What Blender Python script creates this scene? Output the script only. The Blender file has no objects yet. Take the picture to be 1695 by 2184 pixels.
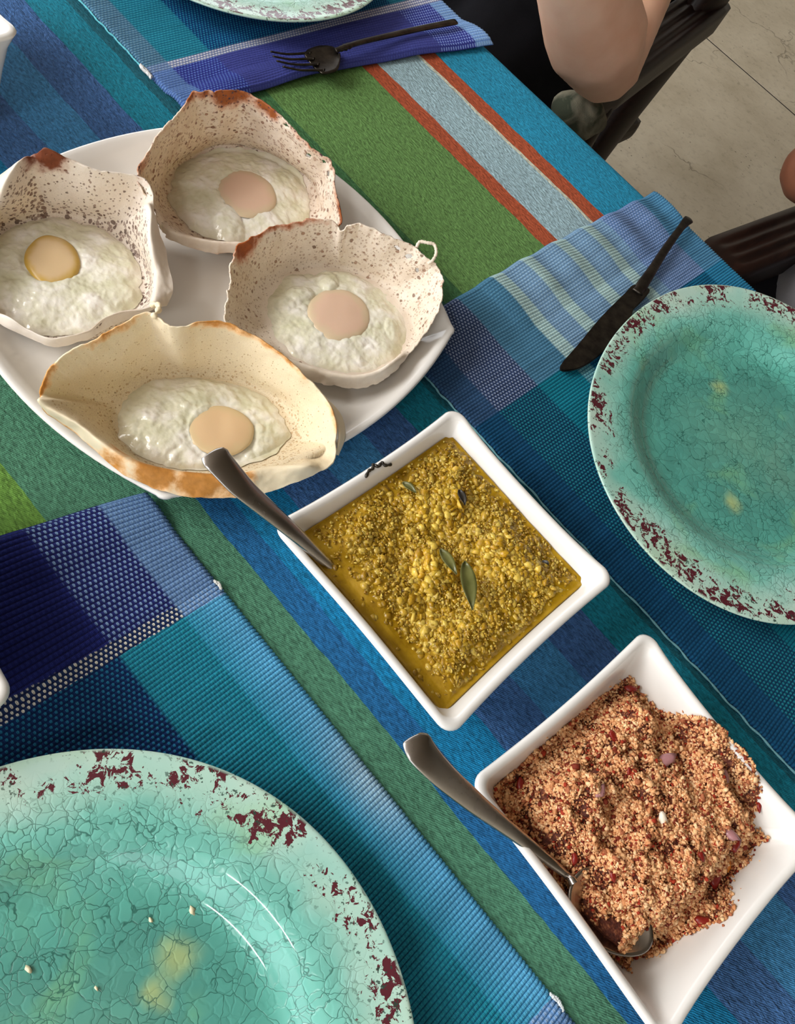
import bpy, bmesh, math, random
import numpy as np
from mathutils import Vector, Matrix

# ------------------------------------------------------------------ camera
# world: X runs along the cloth stripes, Y across the table, Z up; floor at 0
T = 0.75                                   # height of the table surface (cloth top)
CAMH = 0.42                                # camera above the table
F = 1700.0; CX, CY = 847.5, 1092.0         # focal length and centre in pixels
M = np.array([[0.65159267, 0.73649474, -0.18166585],
              [0.70591487, -0.50105071, 0.50063198],
              [0.27768902, -0.45444876, -0.84638356]])   # columns: camera right, down, forward
C = bpy.context.scene.collection
cam = bpy.data.cameras.new('camera'); camo = bpy.data.objects.new('camera', cam); C.objects.link(camo)
rot = Matrix(((M[0,0], -M[0,1], -M[0,2]), (M[1,0], -M[1,1], -M[1,2]), (M[2,0], -M[2,1], -M[2,2])))
camo.matrix_world = Matrix.Translation((0, 0, T + CAMH)) @ rot.to_4x4()
cam.sensor_fit = 'HORIZONTAL'; cam.sensor_width = 36.0; cam.lens = 36.0 * F / 1695.0; cam.clip_start = 0.01
bpy.context.scene.camera = camo

# ------------------------------------------------------------------ light
def S(r, g, b):
    f = lambda v: (v/255/12.92) if v/255 <= 0.04045 else ((v/255 + 0.055)/1.055)**2.4
    return (f(r), f(g), f(b), 1.0)
wd = bpy.data.worlds.new('World'); bpy.context.scene.world = wd; wd.use_nodes = True
wd.node_tree.nodes['Background'].inputs[0].default_value = (0.93, 0.96, 1.0, 1)
wd.node_tree.nodes['Background'].inputs[1].default_value = 2.3
def area(name, loc, target, sx, sy, power, col):
    l = bpy.data.lights.new(name, 'AREA'); l.shape = 'RECTANGLE'; l.size = sx; l.size_y = sy
    l.energy = power; l.color = col
    o = bpy.data.objects.new(name, l); C.objects.link(o); o.location = loc
    d = Vector(target) - Vector(loc); o.rotation_euler = d.to_track_quat('-Z', 'Y').to_euler()
    return o
area('window_light', (-1.7, -1.5, T + 1.75), (-0.05, 0.25, T), 1.5, 1.3, 88, (1.0, 0.985, 0.965))
area('tube_lamp', (0.34, -1.45, T + 1.55), (0.04, -0.05, T), 0.5, 0.10, 6.0, (1.0, 0.98, 0.95))
sc = bpy.context.scene
sc.view_settings.view_transform = 'Standard'; sc.view_settings.look = 'None'
sc.view_settings.gamma = 1.0; sc.view_settings.use_curve_mapping = False
sc.view_settings.exposure = 0.16

# ------------------------------------------------------------------ helpers
def W(px, py, h=0.0):
    """point where the sight line of a photo pixel meets height h above the table"""
    d = M @ np.array([px - CX, py - CY, F]); t = (h - CAMH)/d[2]
    return np.array([d[0]*t, d[1]*t, T + h])
def _hash(ix, iy, iz, s):
    n = (ix*374761393 + iy*668265263 + iz*2147483647 + s*1274126177) & 0xffffffff
    n = ((n ^ (n >> 13))*1274126177) & 0xffffffff
    n = n ^ (n >> 16)
    return (n & 0xffffff)/float(0xffffff)
def vnoise(p, scale, seed=0):
    q = np.asarray(p, float)*scale; i = np.floor(q).astype(np.int64); f = q - i; f = f*f*(3 - 2*f)
    r = 0
    for dx in (0, 1):
        for dy in (0, 1):
            for dz in (0, 1):
                w = (f[..., 0] if dx else 1 - f[..., 0])*(f[..., 1] if dy else 1 - f[..., 1])*(f[..., 2] if dz else 1 - f[..., 2])
                r = r + w*_hash(i[..., 0]+dx, i[..., 1]+dy, i[..., 2]+dz, seed)
    return r*2 - 1
def fbm(p, scale, octs=3, seed=0):
    r = 0; a = 1
    for k in range(octs):
        r = r + a*vnoise(p, scale*2**k, seed + k*17); a *= 0.5
    return r
def sstep(a, b, x):
    t = np.clip((x - a)/(b - a), 0, 1); return t*t*(3 - 2*t)
def tag(o, label=None, cat=None, group=None, kind=None):
    if label: o['label'] = label
    if cat: o['category'] = cat
    if group: o['group'] = group
    if kind: o['kind'] = kind
    return o
def empty(name, loc, label, cat, group=None):
    o = bpy.data.objects.new(name, None); C.objects.link(o); o.location = loc; o.empty_display_size = 0.02
    return tag(o, label, cat, group)
def obj(name, v, f, mat, parent=None, smooth=True, uv=None, attrs=None, cols=None, solid=None):
    """one mesh object from world-space vertices; parented objects are kept in the parent's space"""
    v = np.asarray(v, float).reshape(-1, 3)
    off = np.array(parent_origin(parent)) if parent is not None else (v.min(0) + v.max(0))/2*np.array([1, 1, 0]) + np.array([0, 0, v[:, 2].min()])
    me = bpy.data.meshes.new(name); me.from_pydata([tuple(x) for x in (v - off)], [], [tuple(int(i) for i in x) for x in f]); me.update()
    if smooth: me.polygons.foreach_set('use_smooth', [True]*len(me.polygons))
    if uv is not None:
        ul = me.uv_layers.new(name='UVMap'); li = np.zeros(len(me.loops), int); me.loops.foreach_get('vertex_index', li)
        ul.data.foreach_set('uv', np.asarray(uv, float).reshape(-1, 2)[li].ravel())
    for k, a in (attrs or {}).items():
        at = me.attributes.new(k, 'FLOAT', 'POINT'); at.data.foreach_set('value', np.asarray(a, float).ravel())
    for k, a in (cols or {}).items():
        at = me.attributes.new(k, 'FLOAT_COLOR', 'POINT'); a = np.asarray(a, float).reshape(-1, 3)
        at.data.foreach_set('color', np.c_[a, np.ones(len(a))].ravel())
    if mat: me.materials.append(mat)
    o = bpy.data.objects.new(name, me); C.objects.link(o)
    if parent is not None: o.parent = parent
    else: o.location = off
    if solid:
        m = o.modifiers.new('solidify', 'SOLIDIFY'); m.thickness = solid; m.offset = -1
    return o
def parent_origin(p):
    l = Vector((0, 0, 0))
    while p is not None: l = l + Vector(p.location); p = p.parent
    return l
def grid_faces(nu, nv, closeu=False, flip=False):
    f = []
    for i in range(nu if closeu else nu - 1):
        a = i*nv; b = ((i + 1) % nu)*nv
        for j in range(nv - 1):
            q = (a + j, b + j, b + j + 1, a + j + 1)
            f.append(q[::-1] if flip else q)
    return f
def loft(rings, cap0=True, cap1=True):
    """rings: (k, n, 3) closed loops"""
    rings = np.asarray(rings, float); k, n = rings.shape[:2]
    v = rings.reshape(-1, 3); f = []
    for i in range(k - 1):
        for j in range(n):
            f.append((i*n + j, i*n + (j+1) % n, (i+1)*n + (j+1) % n, (i+1)*n + j))
    if cap0: f.append(tuple(range(n))[::-1])
    if cap1: f.append(tuple(range((k-1)*n, k*n)))
    return v, f
def join(parts):
    V = []; Fc = []; n = 0
    for v, f in parts:
        v = np.asarray(v, float).reshape(-1, 3); V.append(v); Fc += [tuple(int(i) + n for i in x) for x in f]; n += len(v)
    return np.vstack(V), Fc
def catmull(P, n, closed=False):
    P = np.asarray(P, float); k = len(P)
    out = []; m = k if closed else k - 1
    for s in np.linspace(0, m, n, endpoint=not closed):
        i = min(int(s), m - 1); t = s - i
        g = (lambda a: P[a % k]) if closed else (lambda a: P[min(max(a, 0), k - 1)])
        a, b, c, d = g(i-1), g(i), g(i+1), g(i+2)
        out.append(0.5*((2*b) + (-a + c)*t + (2*a - 5*b + 4*c - d)*t*t + (-a + 3*b - 3*c + d)*t**3))
    return np.array(out)
def box(x0, x1, y0, y1, z0, z1, bev=0.0):
    bm = bmesh.new(); bmesh.ops.create_cube(bm, size=1)
    for v in bm.verts: v.co = Vector(((x0+x1)/2 + v.co.x*(x1-x0), (y0+y1)/2 + v.co.y*(y1-y0), (z0+z1)/2 + v.co.z*(z1-z0)))
    if bev: bmesh.ops.bevel(bm, geom=bm.edges[:], offset=bev, segments=2, affect='EDGES', profile=0.7)
    bm.verts.ensure_lookup_table(); r = (np.array([v.co[:] for v in bm.verts]), [[v.index for v in f.verts] for f in bm.faces]); bm.free(); return r

# ------------------------------------------------------------------ materials
class N:
    def __init__(s, name):
        s.m = bpy.data.materials.new(name); s.m.use_nodes = True; s.t = s.m.node_tree; s.b = s.t.nodes['Principled BSDF']
    def n(s, ty, **kw):
        x = s.t.nodes.new(ty)
        for k, v in kw.items():
            if k.startswith('_'): setattr(x, k[1:], v)
            else:
                kk = int(k[1:]) if k[0] == 'i' and k[1:].isdigit() else k.replace('__', ' ')
                if hasattr(v, 'is_output') or isinstance(v, bpy.types.NodeSocket): s.t.links.new(v, x.inputs[kk])
                else: x.inputs[kk].default_value = v
        return x
    def math(s, op, a, b=0.0, c=0.0, clamp=False):
        x = s.n('ShaderNodeMath', _operation=op, _use_clamp=clamp, i0=a, i1=b, i2=c); return x.outputs[0]
    def mix(s, f, a, b, blend='MIX'):
        x = s.n('ShaderNodeMix', _data_type='RGBA', _blend_type=blend); 
        for i, v in ((0, f), (6, a), (7, b)):
            if isinstance(v, bpy.types.NodeSocket): s.t.links.new(v, x.inputs[i])
            else: x.inputs[i].default_value = v
        return x.outputs[2]
    def ramp(s, f, stops, interp='LINEAR'):
        x = s.n('ShaderNodeValToRGB', i0=f); r = x.color_ramp; r.interpolation = interp
        while len(r.elements) > 1: r.elements.remove(r.elements[-1])
        for i, (p, c) in enumerate(stops):
            e = r.elements[0] if i == 0 else r.elements.new(p)
            e.position = p; e.color = c if isinstance(c, tuple) else (c, c, c, 1)
        return x.outputs[0]
    def ss(s, x, a, b):
        return s.n('ShaderNodeMapRange', _interpolation_type='SMOOTHSTEP', i0=x, i1=a, i2=b).outputs[0]
    def coord(s, which='Object', scale=None, rot=None):
        o = s.n('ShaderNodeTexCoord').outputs[which]
        if scale or rot:
            m = s.n('ShaderNodeMapping', i0=o)
            if scale: m.inputs['Scale'].default_value = scale
            if rot: m.inputs['Rotation'].default_value = rot
            o = m.outputs[0]
        return o
    def attr(s, name, out=0): return s.n('ShaderNodeAttribute', _attribute_name=name).outputs[out]
    def noise(s, v, scale, detail=2.0, rough=0.5, dist=0.0, out=0):
        return s.n('ShaderNodeTexNoise', Vector=v, Scale=scale, Detail=detail, Roughness=rough, Distortion=dist).outputs[out]
    def vor(s, v, scale, feature='F1', out=0, rnd=1.0):
        return s.n('ShaderNodeTexVoronoi', _feature=feature, Vector=v, Scale=scale, Randomness=rnd).outputs[out]
    def bump(s, h, strength=0.5, dist=0.001, normal=None):
        x = s.n('ShaderNodeBump', Height=h, Strength=strength, Distance=dist)
        if normal is not None: s.t.links.new(normal, x.inputs['Normal'])
        return x.outputs[0]
    def out(s, color=None, rough=None, normal=None, metal=None, spec=None, sss=None, sssr=None, coat=None):
        b = s.b
        for k, v in (('Base Color', color), ('Roughness', rough), ('Normal', normal), ('Metallic', metal), ('Specular IOR Level', spec),
                     ('Subsurface Weight', sss), ('Coat Weight', coat)):
            if v is None: continue
            if isinstance(v, bpy.types.NodeSocket): s.t.links.new(v, b.inputs[k])
            else: b.inputs[k].default_value = v
        if sssr: b.inputs['Subsurface Radius'].default_value = sssr; b.inputs['Subsurface Scale'].default_value = 1.0
        return s.m

def mat_tile():
    k = N('concrete_tile'); c = k.coord('Object')
    n1 = k.noise(c, 5, 6, .65); n2 = k.noise(c, 60, 4, .6)
    col = k.ramp(n1, [(.3, S(176, 163, 138)), (.5, S(194, 182, 158)), (.72, S(208, 197, 174))])
    col = k.mix(k.math('MULTIPLY', k.ss(n2, .5, .75), .35), col, S(120, 108, 86))
    pit = k.math('SUBTRACT', 1, k.ss(k.vor(c, 55), .07, .15)); pm = k.math('MULTIPLY', pit, k.ss(k.noise(c, 9, 3, .6), .5, .62))
    col = k.mix(k.math('MULTIPLY', pm, .8), col, S(70, 60, 44))
    w = k.n('ShaderNodeMapping', i0=c); cd = k.n('ShaderNodeVectorMath', _operation='ADD', i0=c, i1=k.n('ShaderNodeVectorMath', _operation='SCALE', i0=k.noise(c, 4, 4, .6, out=1), Scale=.35).outputs[0]).outputs[0]
    cr = k.math('SUBTRACT', 1, k.ss(k.vor(cd, 1.9, 'DISTANCE_TO_EDGE'), .0, .007)); cr = k.math('MULTIPLY', cr, k.ss(k.noise(c, 3, 2), .45, .6))
    col = k.mix(k.math('MULTIPLY', cr, .55), col, S(88, 76, 58))
    h = k.math('SUBTRACT', n2, k.math('ADD', pm, cr))
    return k.out(col, .55, k.bump(h, .35, .002))
def mat_flat(name, col, rough=.5, metal=0.0, spec=.5, bump=None, coat=None):
    k = N(name); nm = None
    if bump: nm = k.bump(k.noise(k.coord(), bump[0], 3), bump[1], .001)
    return k.out(col, rough, nm, metal, spec, coat=coat)
def mat_wood():
    k = N('dark_stained_wood'); c = k.coord('Object', scale=(6, 1.2, 6))
    n = k.noise(c, 18, 6, .6, 1.2)
    col = k.ramp(n, [(.3, S(20, 10, 8)), (.55, S(32, 17, 13)), (.75, S(46, 27, 21))])
    return k.out(col, .45, k.bump(n, .15, .001), spec=.28)

MAT = {}
MAT['wood'] = mat_wood()
MAT['porcelain'] = N('white_porcelain').out((.80, .785, .75, 1), .16, spec=.5, coat=.4)
MAT['steel'] = None
def mat_steel():
    k = N('brushed_steel'); n = k.noise(k.coord('Object', scale=(1, 1, 1)), 60, 3)
    return k.out(S(175, 170, 165), k.ramp(n, [(.3, .16), (.7, .3)]), metal=1.0)
MAT['steel'] = mat_steel()
def mat_gunmetal():
    k = N('blackened_steel'); n = k.noise(k.coord(), 120, 4, .6)
    return k.out(k.ramp(n, [(.35, S(42, 38, 34)), (.7, S(72, 66, 58))]), .34, metal=.85)
MAT['gunmetal'] = mat_gunmetal()

# ================================================================== SETTING
floor = obj('floor', *box(-4.5, 3.5, -3.5, 5.0, -0.05, -0.0012), mat_flat('floor_grout', S(40, 32, 26), .9)); tag(floor, kind='structure')
tilem = mat_tile(); TS = 1.25; joint_y = 2.678; joint_x = -1.19; first = None
for i in range(-2, 4):
    for j in range(-5, 2):
        x0 = joint_x + i*TS; y0 = joint_y + j*TS
        if first is None:
            first = obj('tile', *box(x0 + .004, x0 + TS - .004, y0 + .004, y0 + TS - .004, -0.0012, 0.0, .0003), tilem, floor, smooth=False)
            fx, fy = x0, y0
        else:
            o = first.copy(); C.objects.link(o); o.parent = floor; o.location = (x0 - fx, y0 - fy, 0)

# table: dark wooden top on four legs, hidden by the cloth
tbl = empty('table', (-0.35, 0.17, 0), 'dark wooden dining table under the striped cloth', 'table')
X0, X1, Y0, Y1 = -1.25, 0.75, -0.33, 0.662
obj('tabletop', *box(X0, X1, Y0, Y1, T - .035, T - .004, .003), MAT['wood'], tbl, smooth=False)
for sx in (X0 + .05, X1 - .12):
    for sy in (Y0 + .05, Y1 - .12):
        obj('leg', *box(sx, sx + .07, sy, sy + .07, 0, T - .035, .004), MAT['wood'], tbl, smooth=False)
obj('apron', *join([box(X0+.08, X1-.08, Y0+.07, Y0+.09, T-.12, T-.035), box(X0+.08, X1-.08, Y1-.09, Y1-.07, T-.12, T-.035)]), MAT['wood'], tbl, smooth=False)

# ------------------------------------------------------------------ tablecloth
def mat_cloth():
    k = N('striped_cotton'); c = k.coord('Object'); uv = k.coord('UV')
    sep = k.n('ShaderNodeSeparateXYZ', i0=uv); X = sep.outputs[0]; Y = sep.outputs[1]
    wob = k.math('MULTIPLY', k.math('SUBTRACT', k.noise(uv, 40, 3), .5), .004)
    Yw = k.math('ADD', Y, wob)
    f = k.n('ShaderNodeMapRange', i0=Yw, i1=-.1, i2=.75).outputs[0]
    P = lambda y: (y + .1)/.85
    bands = [(-.1, S(86, 140, 62)), (.0, S(70, 120, 96)), (.035, S(104, 148, 66)), (.078, S(78, 130, 104)), (.1495, S(34, 100, 152)), (.166, S(24, 124, 172)),
             (.197, S(68, 110, 164)), (.232, S(66, 134, 184)), (.267, S(66, 106, 162)), (.299, S(22, 126, 150)), (.330, S(28, 96, 112)),
             (.350, S(44, 96, 84)), (.398, S(66, 112, 70)), (.416, S(100, 140, 78)), (.5195, S(172, 84, 54)), (.5355, S(160, 190, 200)), (.5835, S(208, 210, 190)),
             (.5855, S(172, 84, 54)), (.6015, S(40, 146, 184)), (.69, S(40, 140, 182))]
    hard = k.ramp(f, [(P(y), cc) for y, cc in bands], 'CONSTANT')
    # crepe / twill relief
    tw = k.n('ShaderNodeTexWave', _bands_direction='X', Vector=k.coord('UV', rot=(0, 0, math.radians(62))), Scale=300.0, Distortion=2.2, Detail=2.0, i4=1.5).outputs['Fac']
    cr = k.noise(k.coord('UV', scale=(1, 2.4, 1), rot=(0, 0, .35)), 260, 3, .6, .6)
    crb = k.noise(k.coord('UV', scale=(1, 2.6, 1), rot=(0, 0, .3)), 105, 3, .6, .8)
    crinkle = k.ramp(f, [(0, .25), (P(.197), 1.0), (P(.232), .15), (P(.267), 1.0), (P(.299), .2), (P(.415), .35)], 'CONSTANT')
    terry = k.ramp(f, [(0, .25), (P(.40), .5), (P(.5195), .12), (P(.5355), 1.0), (P(.5855), .12), (P(.6015), .8)], 'CONSTANT')
    h = k.math('ADD', k.math('MULTIPLY', tw, .22), k.math('ADD', k.math('MULTIPLY', cr, k.math('ADD', .55, k.math('MULTIPLY', terry, .9))), k.math('MULTIPLY', crb, k.math('MULTIPLY', crinkle, 2.0))))
    col = k.mix(.8, hard, k.ramp(cr, [(.34, .55), (.5, 1.05), (.66, 1.5)]), 'MULTIPLY')  # occlusion-like shade in the crepe hollows, mixed into the thread colour
    col = k.mix(.35, col, k.ramp(tw, [(.1, .6), (.6, 1.1)]), 'MULTIPLY')  # twill grooves shaded in the colour the same way
    col = k.mix(.25, col, k.ramp(k.noise(uv, 14, 4), [(.3, .7), (.7, 1.15)]), 'MULTIPLY')
    return k.out(col, .85, k.bump(h, 1.0, .0014), spec=.2)
def build_cloth():
    nx = 200; us = np.linspace(X0 - .01, X1 + .01, nx)
    # cross profile: arc-length v, runs flat, then rolls over both edges and hangs
    prof = []; 
    for s in np.linspace(0, 1, 14): prof.append((Y0 - .010, T - .20 + .188*s, -.35 - .2*(1 - s) + .0))
    for y in np.linspace(Y0 - .002, Y1 - .002, 150): prof.append((y, T, y))
    for a in np.linspace(0, math.pi/2, 7)[1:]: prof.append((Y1 - .002 + .011*math.sin(a), T - .011 + .011*math.cos(a), Y1 + .009*a))
    for s in np.linspace(0, 1, 14)[1:]: prof.append((Y1 + .009 + .004*math.sin(s*3), T - .011 - .20*s, Y1 + .014 + .2*s))
    prof = np.array(prof); nv = len(prof)
    x = np.repeat(us, nv); y = np.tile(prof[:, 0], nx); z = np.tile(prof[:, 1], nx); v = np.tile(prof[:, 2], nx)
    hang = np.clip((T - .012 - z)/.2, 0, 1)
    y = y + np.where(y > .3, 1, -1)*hang*.012*(1 + np.sin(x*17))
    P = np.c_[x, y, z]
    P[:, 2] += (1 - np.clip(hang*10, 0, 1))*(.0002*fbm(P, 25, 2, 5) - .0003)
    return obj('tablecloth', P, grid_faces(nx, nv), mat_cloth(), uv=np.c_[x, v], solid=.0012)
cl = build_cloth(); tag(cl, 'crinkled cotton tablecloth with green, blue, orange and grey stripes', 'tablecloth')

# ------------------------------------------------------------------ ribbed placemats
def mat_weave():
    k = N('ribbed_woven_cotton'); uv = k.coord('UV'); sep = k.n('ShaderNodeSeparateXYZ', i0=uv)
    U = sep.outputs[0]; V = sep.outputs[1]       # U counts ribs, V counts beads along the rib
    wob = k.math('MULTIPLY', k.math('SUBTRACT', k.noise(k.coord('UV', scale=(.25, .25, 1)), 1, 2), .5), .5)
    par = k.math('MULTIPLY', k.math('FLOORED_MODULO', k.math('FLOOR', U), 2.0), .5)
    ph = k.math('FRACT', k.math('ADD', k.math('MULTIPLY', V, .5), k.math('ADD', par, k.math('MULTIPLY', wob, .4))))
    tri = k.math('ABSOLUTE', k.math('SUBTRACT', ph, .5))           # 0 at bead centre .. .5
    rf = k.math('FRACT', U); rr = k.math('ABSOLUTE', k.math('SUBTRACT', rf, .5))
    bead = k.math('SUBTRACT', 1, k.ss(k.math('SQRT', k.math('ADD', k.math('POWER', k.math('MULTIPLY', tri, 1.0), 2), k.math('POWER', k.math('MULTIPLY', rr, .62), 2))), .20, .27))
    A = k.attr('ca', 0); B = k.attr('cb', 0)
    gap = k.ss(rr, .30, .46)
    fine = k.math('ABSOLUTE', k.math('SUBTRACT', k.math('FRACT', k.math('MULTIPLY', V, 1.0)), .5))
    col = k.mix(bead, B, A)
    col = k.mix(k.math('MULTIPLY', gap, .72), col, k.attr('cg', 0))
    col = k.mix(k.math('MULTIPLY', k.ss(fine, .3, .5), .28), col, k.attr('cg', 0))
    col = k.mix(.35, col, k.ramp(k.noise(k.coord('Object'), 900, 2), [(.3, .6), (.7, 1.25)]), 'MULTIPLY')
    h = k.math('ADD', k.math('MULTIPLY', bead, .6), k.math('SUBTRACT', k.math('MULTIPLY', k.noise(k.coord('Object'), 1500, 2), .3), k.math('MULTIPLY', k.ss(fine, .25, .5), .35)))
    return k.out(col, .85, k.bump(h, .7, .0006), spec=.15)
MAT['weave'] = mat_weave()
rib = .0024; beadp = .00140
def lin(c): return np.array(S(*c)[:3])
def placemat(label, x0, x1, y0, y1, colfn, zfn, xfn=None):
    nribs = int(round((x1 - x0)/rib)); spr = 4; nx = nribs*spr + 1; ny = 170
    us = np.linspace(0, nribs, nx); ys = np.linspace(y0, y1, ny)
    U, Yg = np.meshgrid(us, ys, indexing='ij'); Xg = x0 + (x1 - x0)*U/nribs
    ribh = np.abs(np.sin(np.pi*U))**.7
    ca, cb, cg = colfn(Xg, Yg)
    P = np.stack([Xg, Yg, np.zeros_like(Xg)], -1)
    j = vnoise(np.stack([U*.6, Yg*90, U*0], -1), 1, 3)
    edge = np.minimum(sstep(0, .0025, Yg - y0), sstep(0, .0025, y1 - Yg))*np.minimum(sstep(0, .003, Xg - x0), sstep(0, .003, x1 - Xg))
    z = T + .0006 + .0022*edge + .0007*ribh*edge*(1 + .25*j) + zfn(Xg, Yg)
    Yo = Yg.copy()
    # scalloped woven edge: each rib's turn bulges out a little
    Yo += np.where(Yg > y1 - .004, 1, 0)*.0008*(ribh - .6) - np.where(Yg < y0 + .004, 1, 0)*.0008*(ribh - .6)
    dx, dy = xfn(Xg, Yg) if xfn else (0, 0)
    P[..., 0] += dx; P[..., 1] = Yo + dy; P[..., 2] = z
    uv = np.stack([U, Yg/beadp], -1)
    nm = vnoise(np.stack([U*.22 + 7, Yg*14, U*0], -1), 1, 9)[..., None]*.12 + vnoise(np.stack([U*1.0, Yg*6, U*0], -1), 1, 29)[..., None]*.10
    mats = {k: np.clip(c*(1 + nm), 0, 1) for k, c in (('ca', ca), ('cb', cb), ('cg', cg))}
    o = obj('placemat', P.reshape(-1, 3), grid_faces(nx, ny), MAT['weave'], uv=uv.reshape(-1, 2), cols={k: m.reshape(-1, 3) for k, m in mats.items()}, solid=.0008)
    return tag(o, label, 'placemat')
def pick(*conds):
    """last matching condition wins: (mask, color)"""
    r = np.zeros(conds[0][0].shape + (3,)) + lin(conds[0][1])
    for m, c in conds[1:]:
        c = lin(c) if isinstance(c, tuple) else c
        r = np.where(m[..., None], c, r)
    return r
def blendc(t, a, b): return lin(a)*(1 - t[..., None]) + lin(b)*t[..., None]
# near mat (bottom left), corner at X=-.185,Y=.133
def cols3(X, Y):
    x = X + .1*(0) + (Y - .13)*(-.06)
    navy = (x < -.1165); white = (x >= -.1165) & (x < -.1085); teal = x >= -.1085
    white2 = (x > .153) & (x < .161); navy2 = x >= .161
    nav = navy | navy2; wh = white | white2; any_ = np.ones_like(X, bool)
    endc = Y > .104; mid = (Y <= .104) & (Y > .067); inn = Y <= .067
    t = sstep(.098, .128, Y); patch = np.exp(-((X - .018)/.028)**2)*sstep(.108, .13, Y)
    endteal = blendc(t, (44, 148, 176), (92, 170, 212)); endteal = endteal*(1 - .6*patch[..., None]) + lin((190, 208, 214))*.6*patch[..., None]
    A = pick((any_, (32, 42, 112)), (nav & endc, (112, 146, 186)), (nav & mid, (120, 150, 190)), (nav & inn, (30, 40, 112)),
             (teal & ~navy2 & endc, endteal), (teal & ~navy2 & mid, (36, 140, 160)), (teal & ~navy2 & inn, (34, 112, 150)), (wh, (214, 212, 200)), (wh & endc, (140, 170, 205)))
    B = pick((any_, (26, 34, 100)), (nav & endc, (98, 130, 174)), (nav & mid, (34, 42, 104)), (nav & inn, (24, 32, 98)),
             (teal & ~navy2 & endc, endteal*.92), (teal & ~navy2 & mid, (30, 128, 152)), (teal & ~navy2 & inn, (12, 44, 92)), (wh, (30, 50, 90)), (wh & endc, (110, 150, 200)))
    G = pick((any_, (18, 20, 62)), (nav & endc, (34, 64, 108)), (teal & endc, (10, 74, 126)), (teal & mid, (10, 60, 96)), (teal & inn, (8, 34, 74)))
    return A, B, G
def z3(X, Y):
    e = np.clip((-.155 - X)/.03, 0, 1)
    return (.0045*np.sin(e*math.pi*.75) + .0012*np.sin(Y*70)*e)*sstep(.035, .065, Y)
def d3(X, Y):
    e = np.clip((-.12 - X)/.07, 0, 1)
    return (-(.133 - Y)*.30*e + (.0)*Y, -.012*(X + .18)*0 + e*.0)
placemat('ribbed navy and turquoise placemat under the green plate at the lower left', -.182, .262, -.225, .131, cols3, z3, d3)
# far mat (top), under the top plate, corner at X=-.434,Y=.339
def cols1(X, Y):
    any_ = np.ones_like(X, bool)
    cob = X > -.4815; wh = (X > -.4895) & ~cob; teal = X <= -.4895
    endL = Y < .361; midL = (Y >= .361) & (Y < .402); endR = Y > .648; midR = (Y > .606) & ~endR
    A = pick((any_, (72, 80, 154)), (cob & (endL), (112, 146, 198)), (cob & midL, (100, 130, 205)), (cob & midR, (140, 165, 225)), (cob & endR, (142, 180, 222)),
             (teal, (44, 146, 182)), (teal & endL, (112, 156, 180)), (teal & midL, (52, 156, 178)), (teal & midR, (52, 150, 180)), (teal & endR, (130, 176, 205)), (wh, (236, 238, 240)), (wh & endL, (150, 176, 205)))
    B = pick((any_, (66, 74, 148)), (cob & (endL), (96, 130, 190)), (cob & (midL | midR), (50, 60, 150)), (cob & endR, (124, 164, 216)),
             (teal, (12, 62, 118)), (teal & endL, (84, 128, 158)), (teal & midL, (34, 132, 158)), (teal & midR, (40, 138, 170)), (teal & endR, (110, 160, 195)), (wh, (150, 165, 200)), (wh & endL, (116, 148, 190)))
    G = pick((any_, (50, 56, 128)), (teal, (12, 66, 112)), (cob & endR, (80, 120, 190)), (cob & endL, (50, 80, 150)))
    return A, B, G
def z1(X, Y):
    e = np.clip((X + .462)/.028, 0, 1); n = vnoise(np.stack([X*30, Y*24, X*0], -1), 1, 4)
    return .0050*np.sin(e*math.pi*.8)*(1 + .4*n) + .0014*n*np.clip((X + .50)/.03, 0, 1)
def d1(X, Y):
    e = np.clip((X + .49)/.06, 0, 1); u = np.clip((Y - .339)/.33, 0, 1)
    return (e*(.0 + .030*u*1.0 - .012*np.sin(u*math.pi)), 0)
placemat('ribbed cobalt blue and teal placemat under the fork at the top', -.88, -.434, .340, .668, cols1, z1, d1)
# right mat, under the knife and the oval plate, corner at X=-.195,Y=.335
def cols2(X, Y):
    any_ = np.ones_like(X, bool); light = X < -.106
    a = Y < .360; b = (Y >= .360) & (Y < .405); c = (Y >= .405) & (Y < .444); e = Y > .640; p = (Y > .588) & ~e
    s = ((Y > .444) & (Y < .458)) | ((Y > .481) & (Y < .494)) | ((Y > .522) & (Y < .537)) | ((Y > .559) & (Y < .573))
    A = pick((any_, (142, 174, 198)), (a, (58, 92, 130)), (b, (142, 158, 186)), (c, (86, 136, 164)), (p, (146, 168, 206)), (e, (96, 154, 188)), (s, (186, 212, 208)),
             (~light, (20, 116, 150)), (~light & a, (20, 84, 120)), (~light & b, (34, 132, 146)), (~light & c, (18, 132, 148)), (~light & e, (50, 140, 176)), (~light & s & (Y < .46), (120, 176, 180)))
    B = pick((any_, (112, 148, 180)), (a, (44, 76, 112)), (b, (54, 70, 108)), (c, (70, 120, 150)), (p, (92, 122, 172)), (e, (80, 138, 176)), (s, (160, 192, 194)),
             (~light, (16, 90, 128)), (~light & a, (16, 70, 108)), (~light & b, (12, 68, 98)), (~light & c, (16, 116, 138)), (~light & e, (40, 124, 164)), (~light & s & (Y < .46), (90, 150, 165)))
    G = pick((any_, (80, 112, 146)), (a | b, (26, 46, 78)), (c, (46, 88, 120)), (s, (128, 160, 170)), (~light, (8, 48, 82)), (e, (20, 76, 126)))
    return A, B, G
def z2(X, Y):
    e = np.clip((-.145 - X)/.05, 0, 1); w = .5 + .5*np.sin((Y - .44)*2*math.pi/.039 + 1.2)
    return (.0050*np.sin(np.clip(e*1.1, 0, 1)*math.pi*.72))*(.55 + .5*w*(Y > .43)) + .0010*w*np.clip((-.10 - X)/.04, 0, 1)
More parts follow.
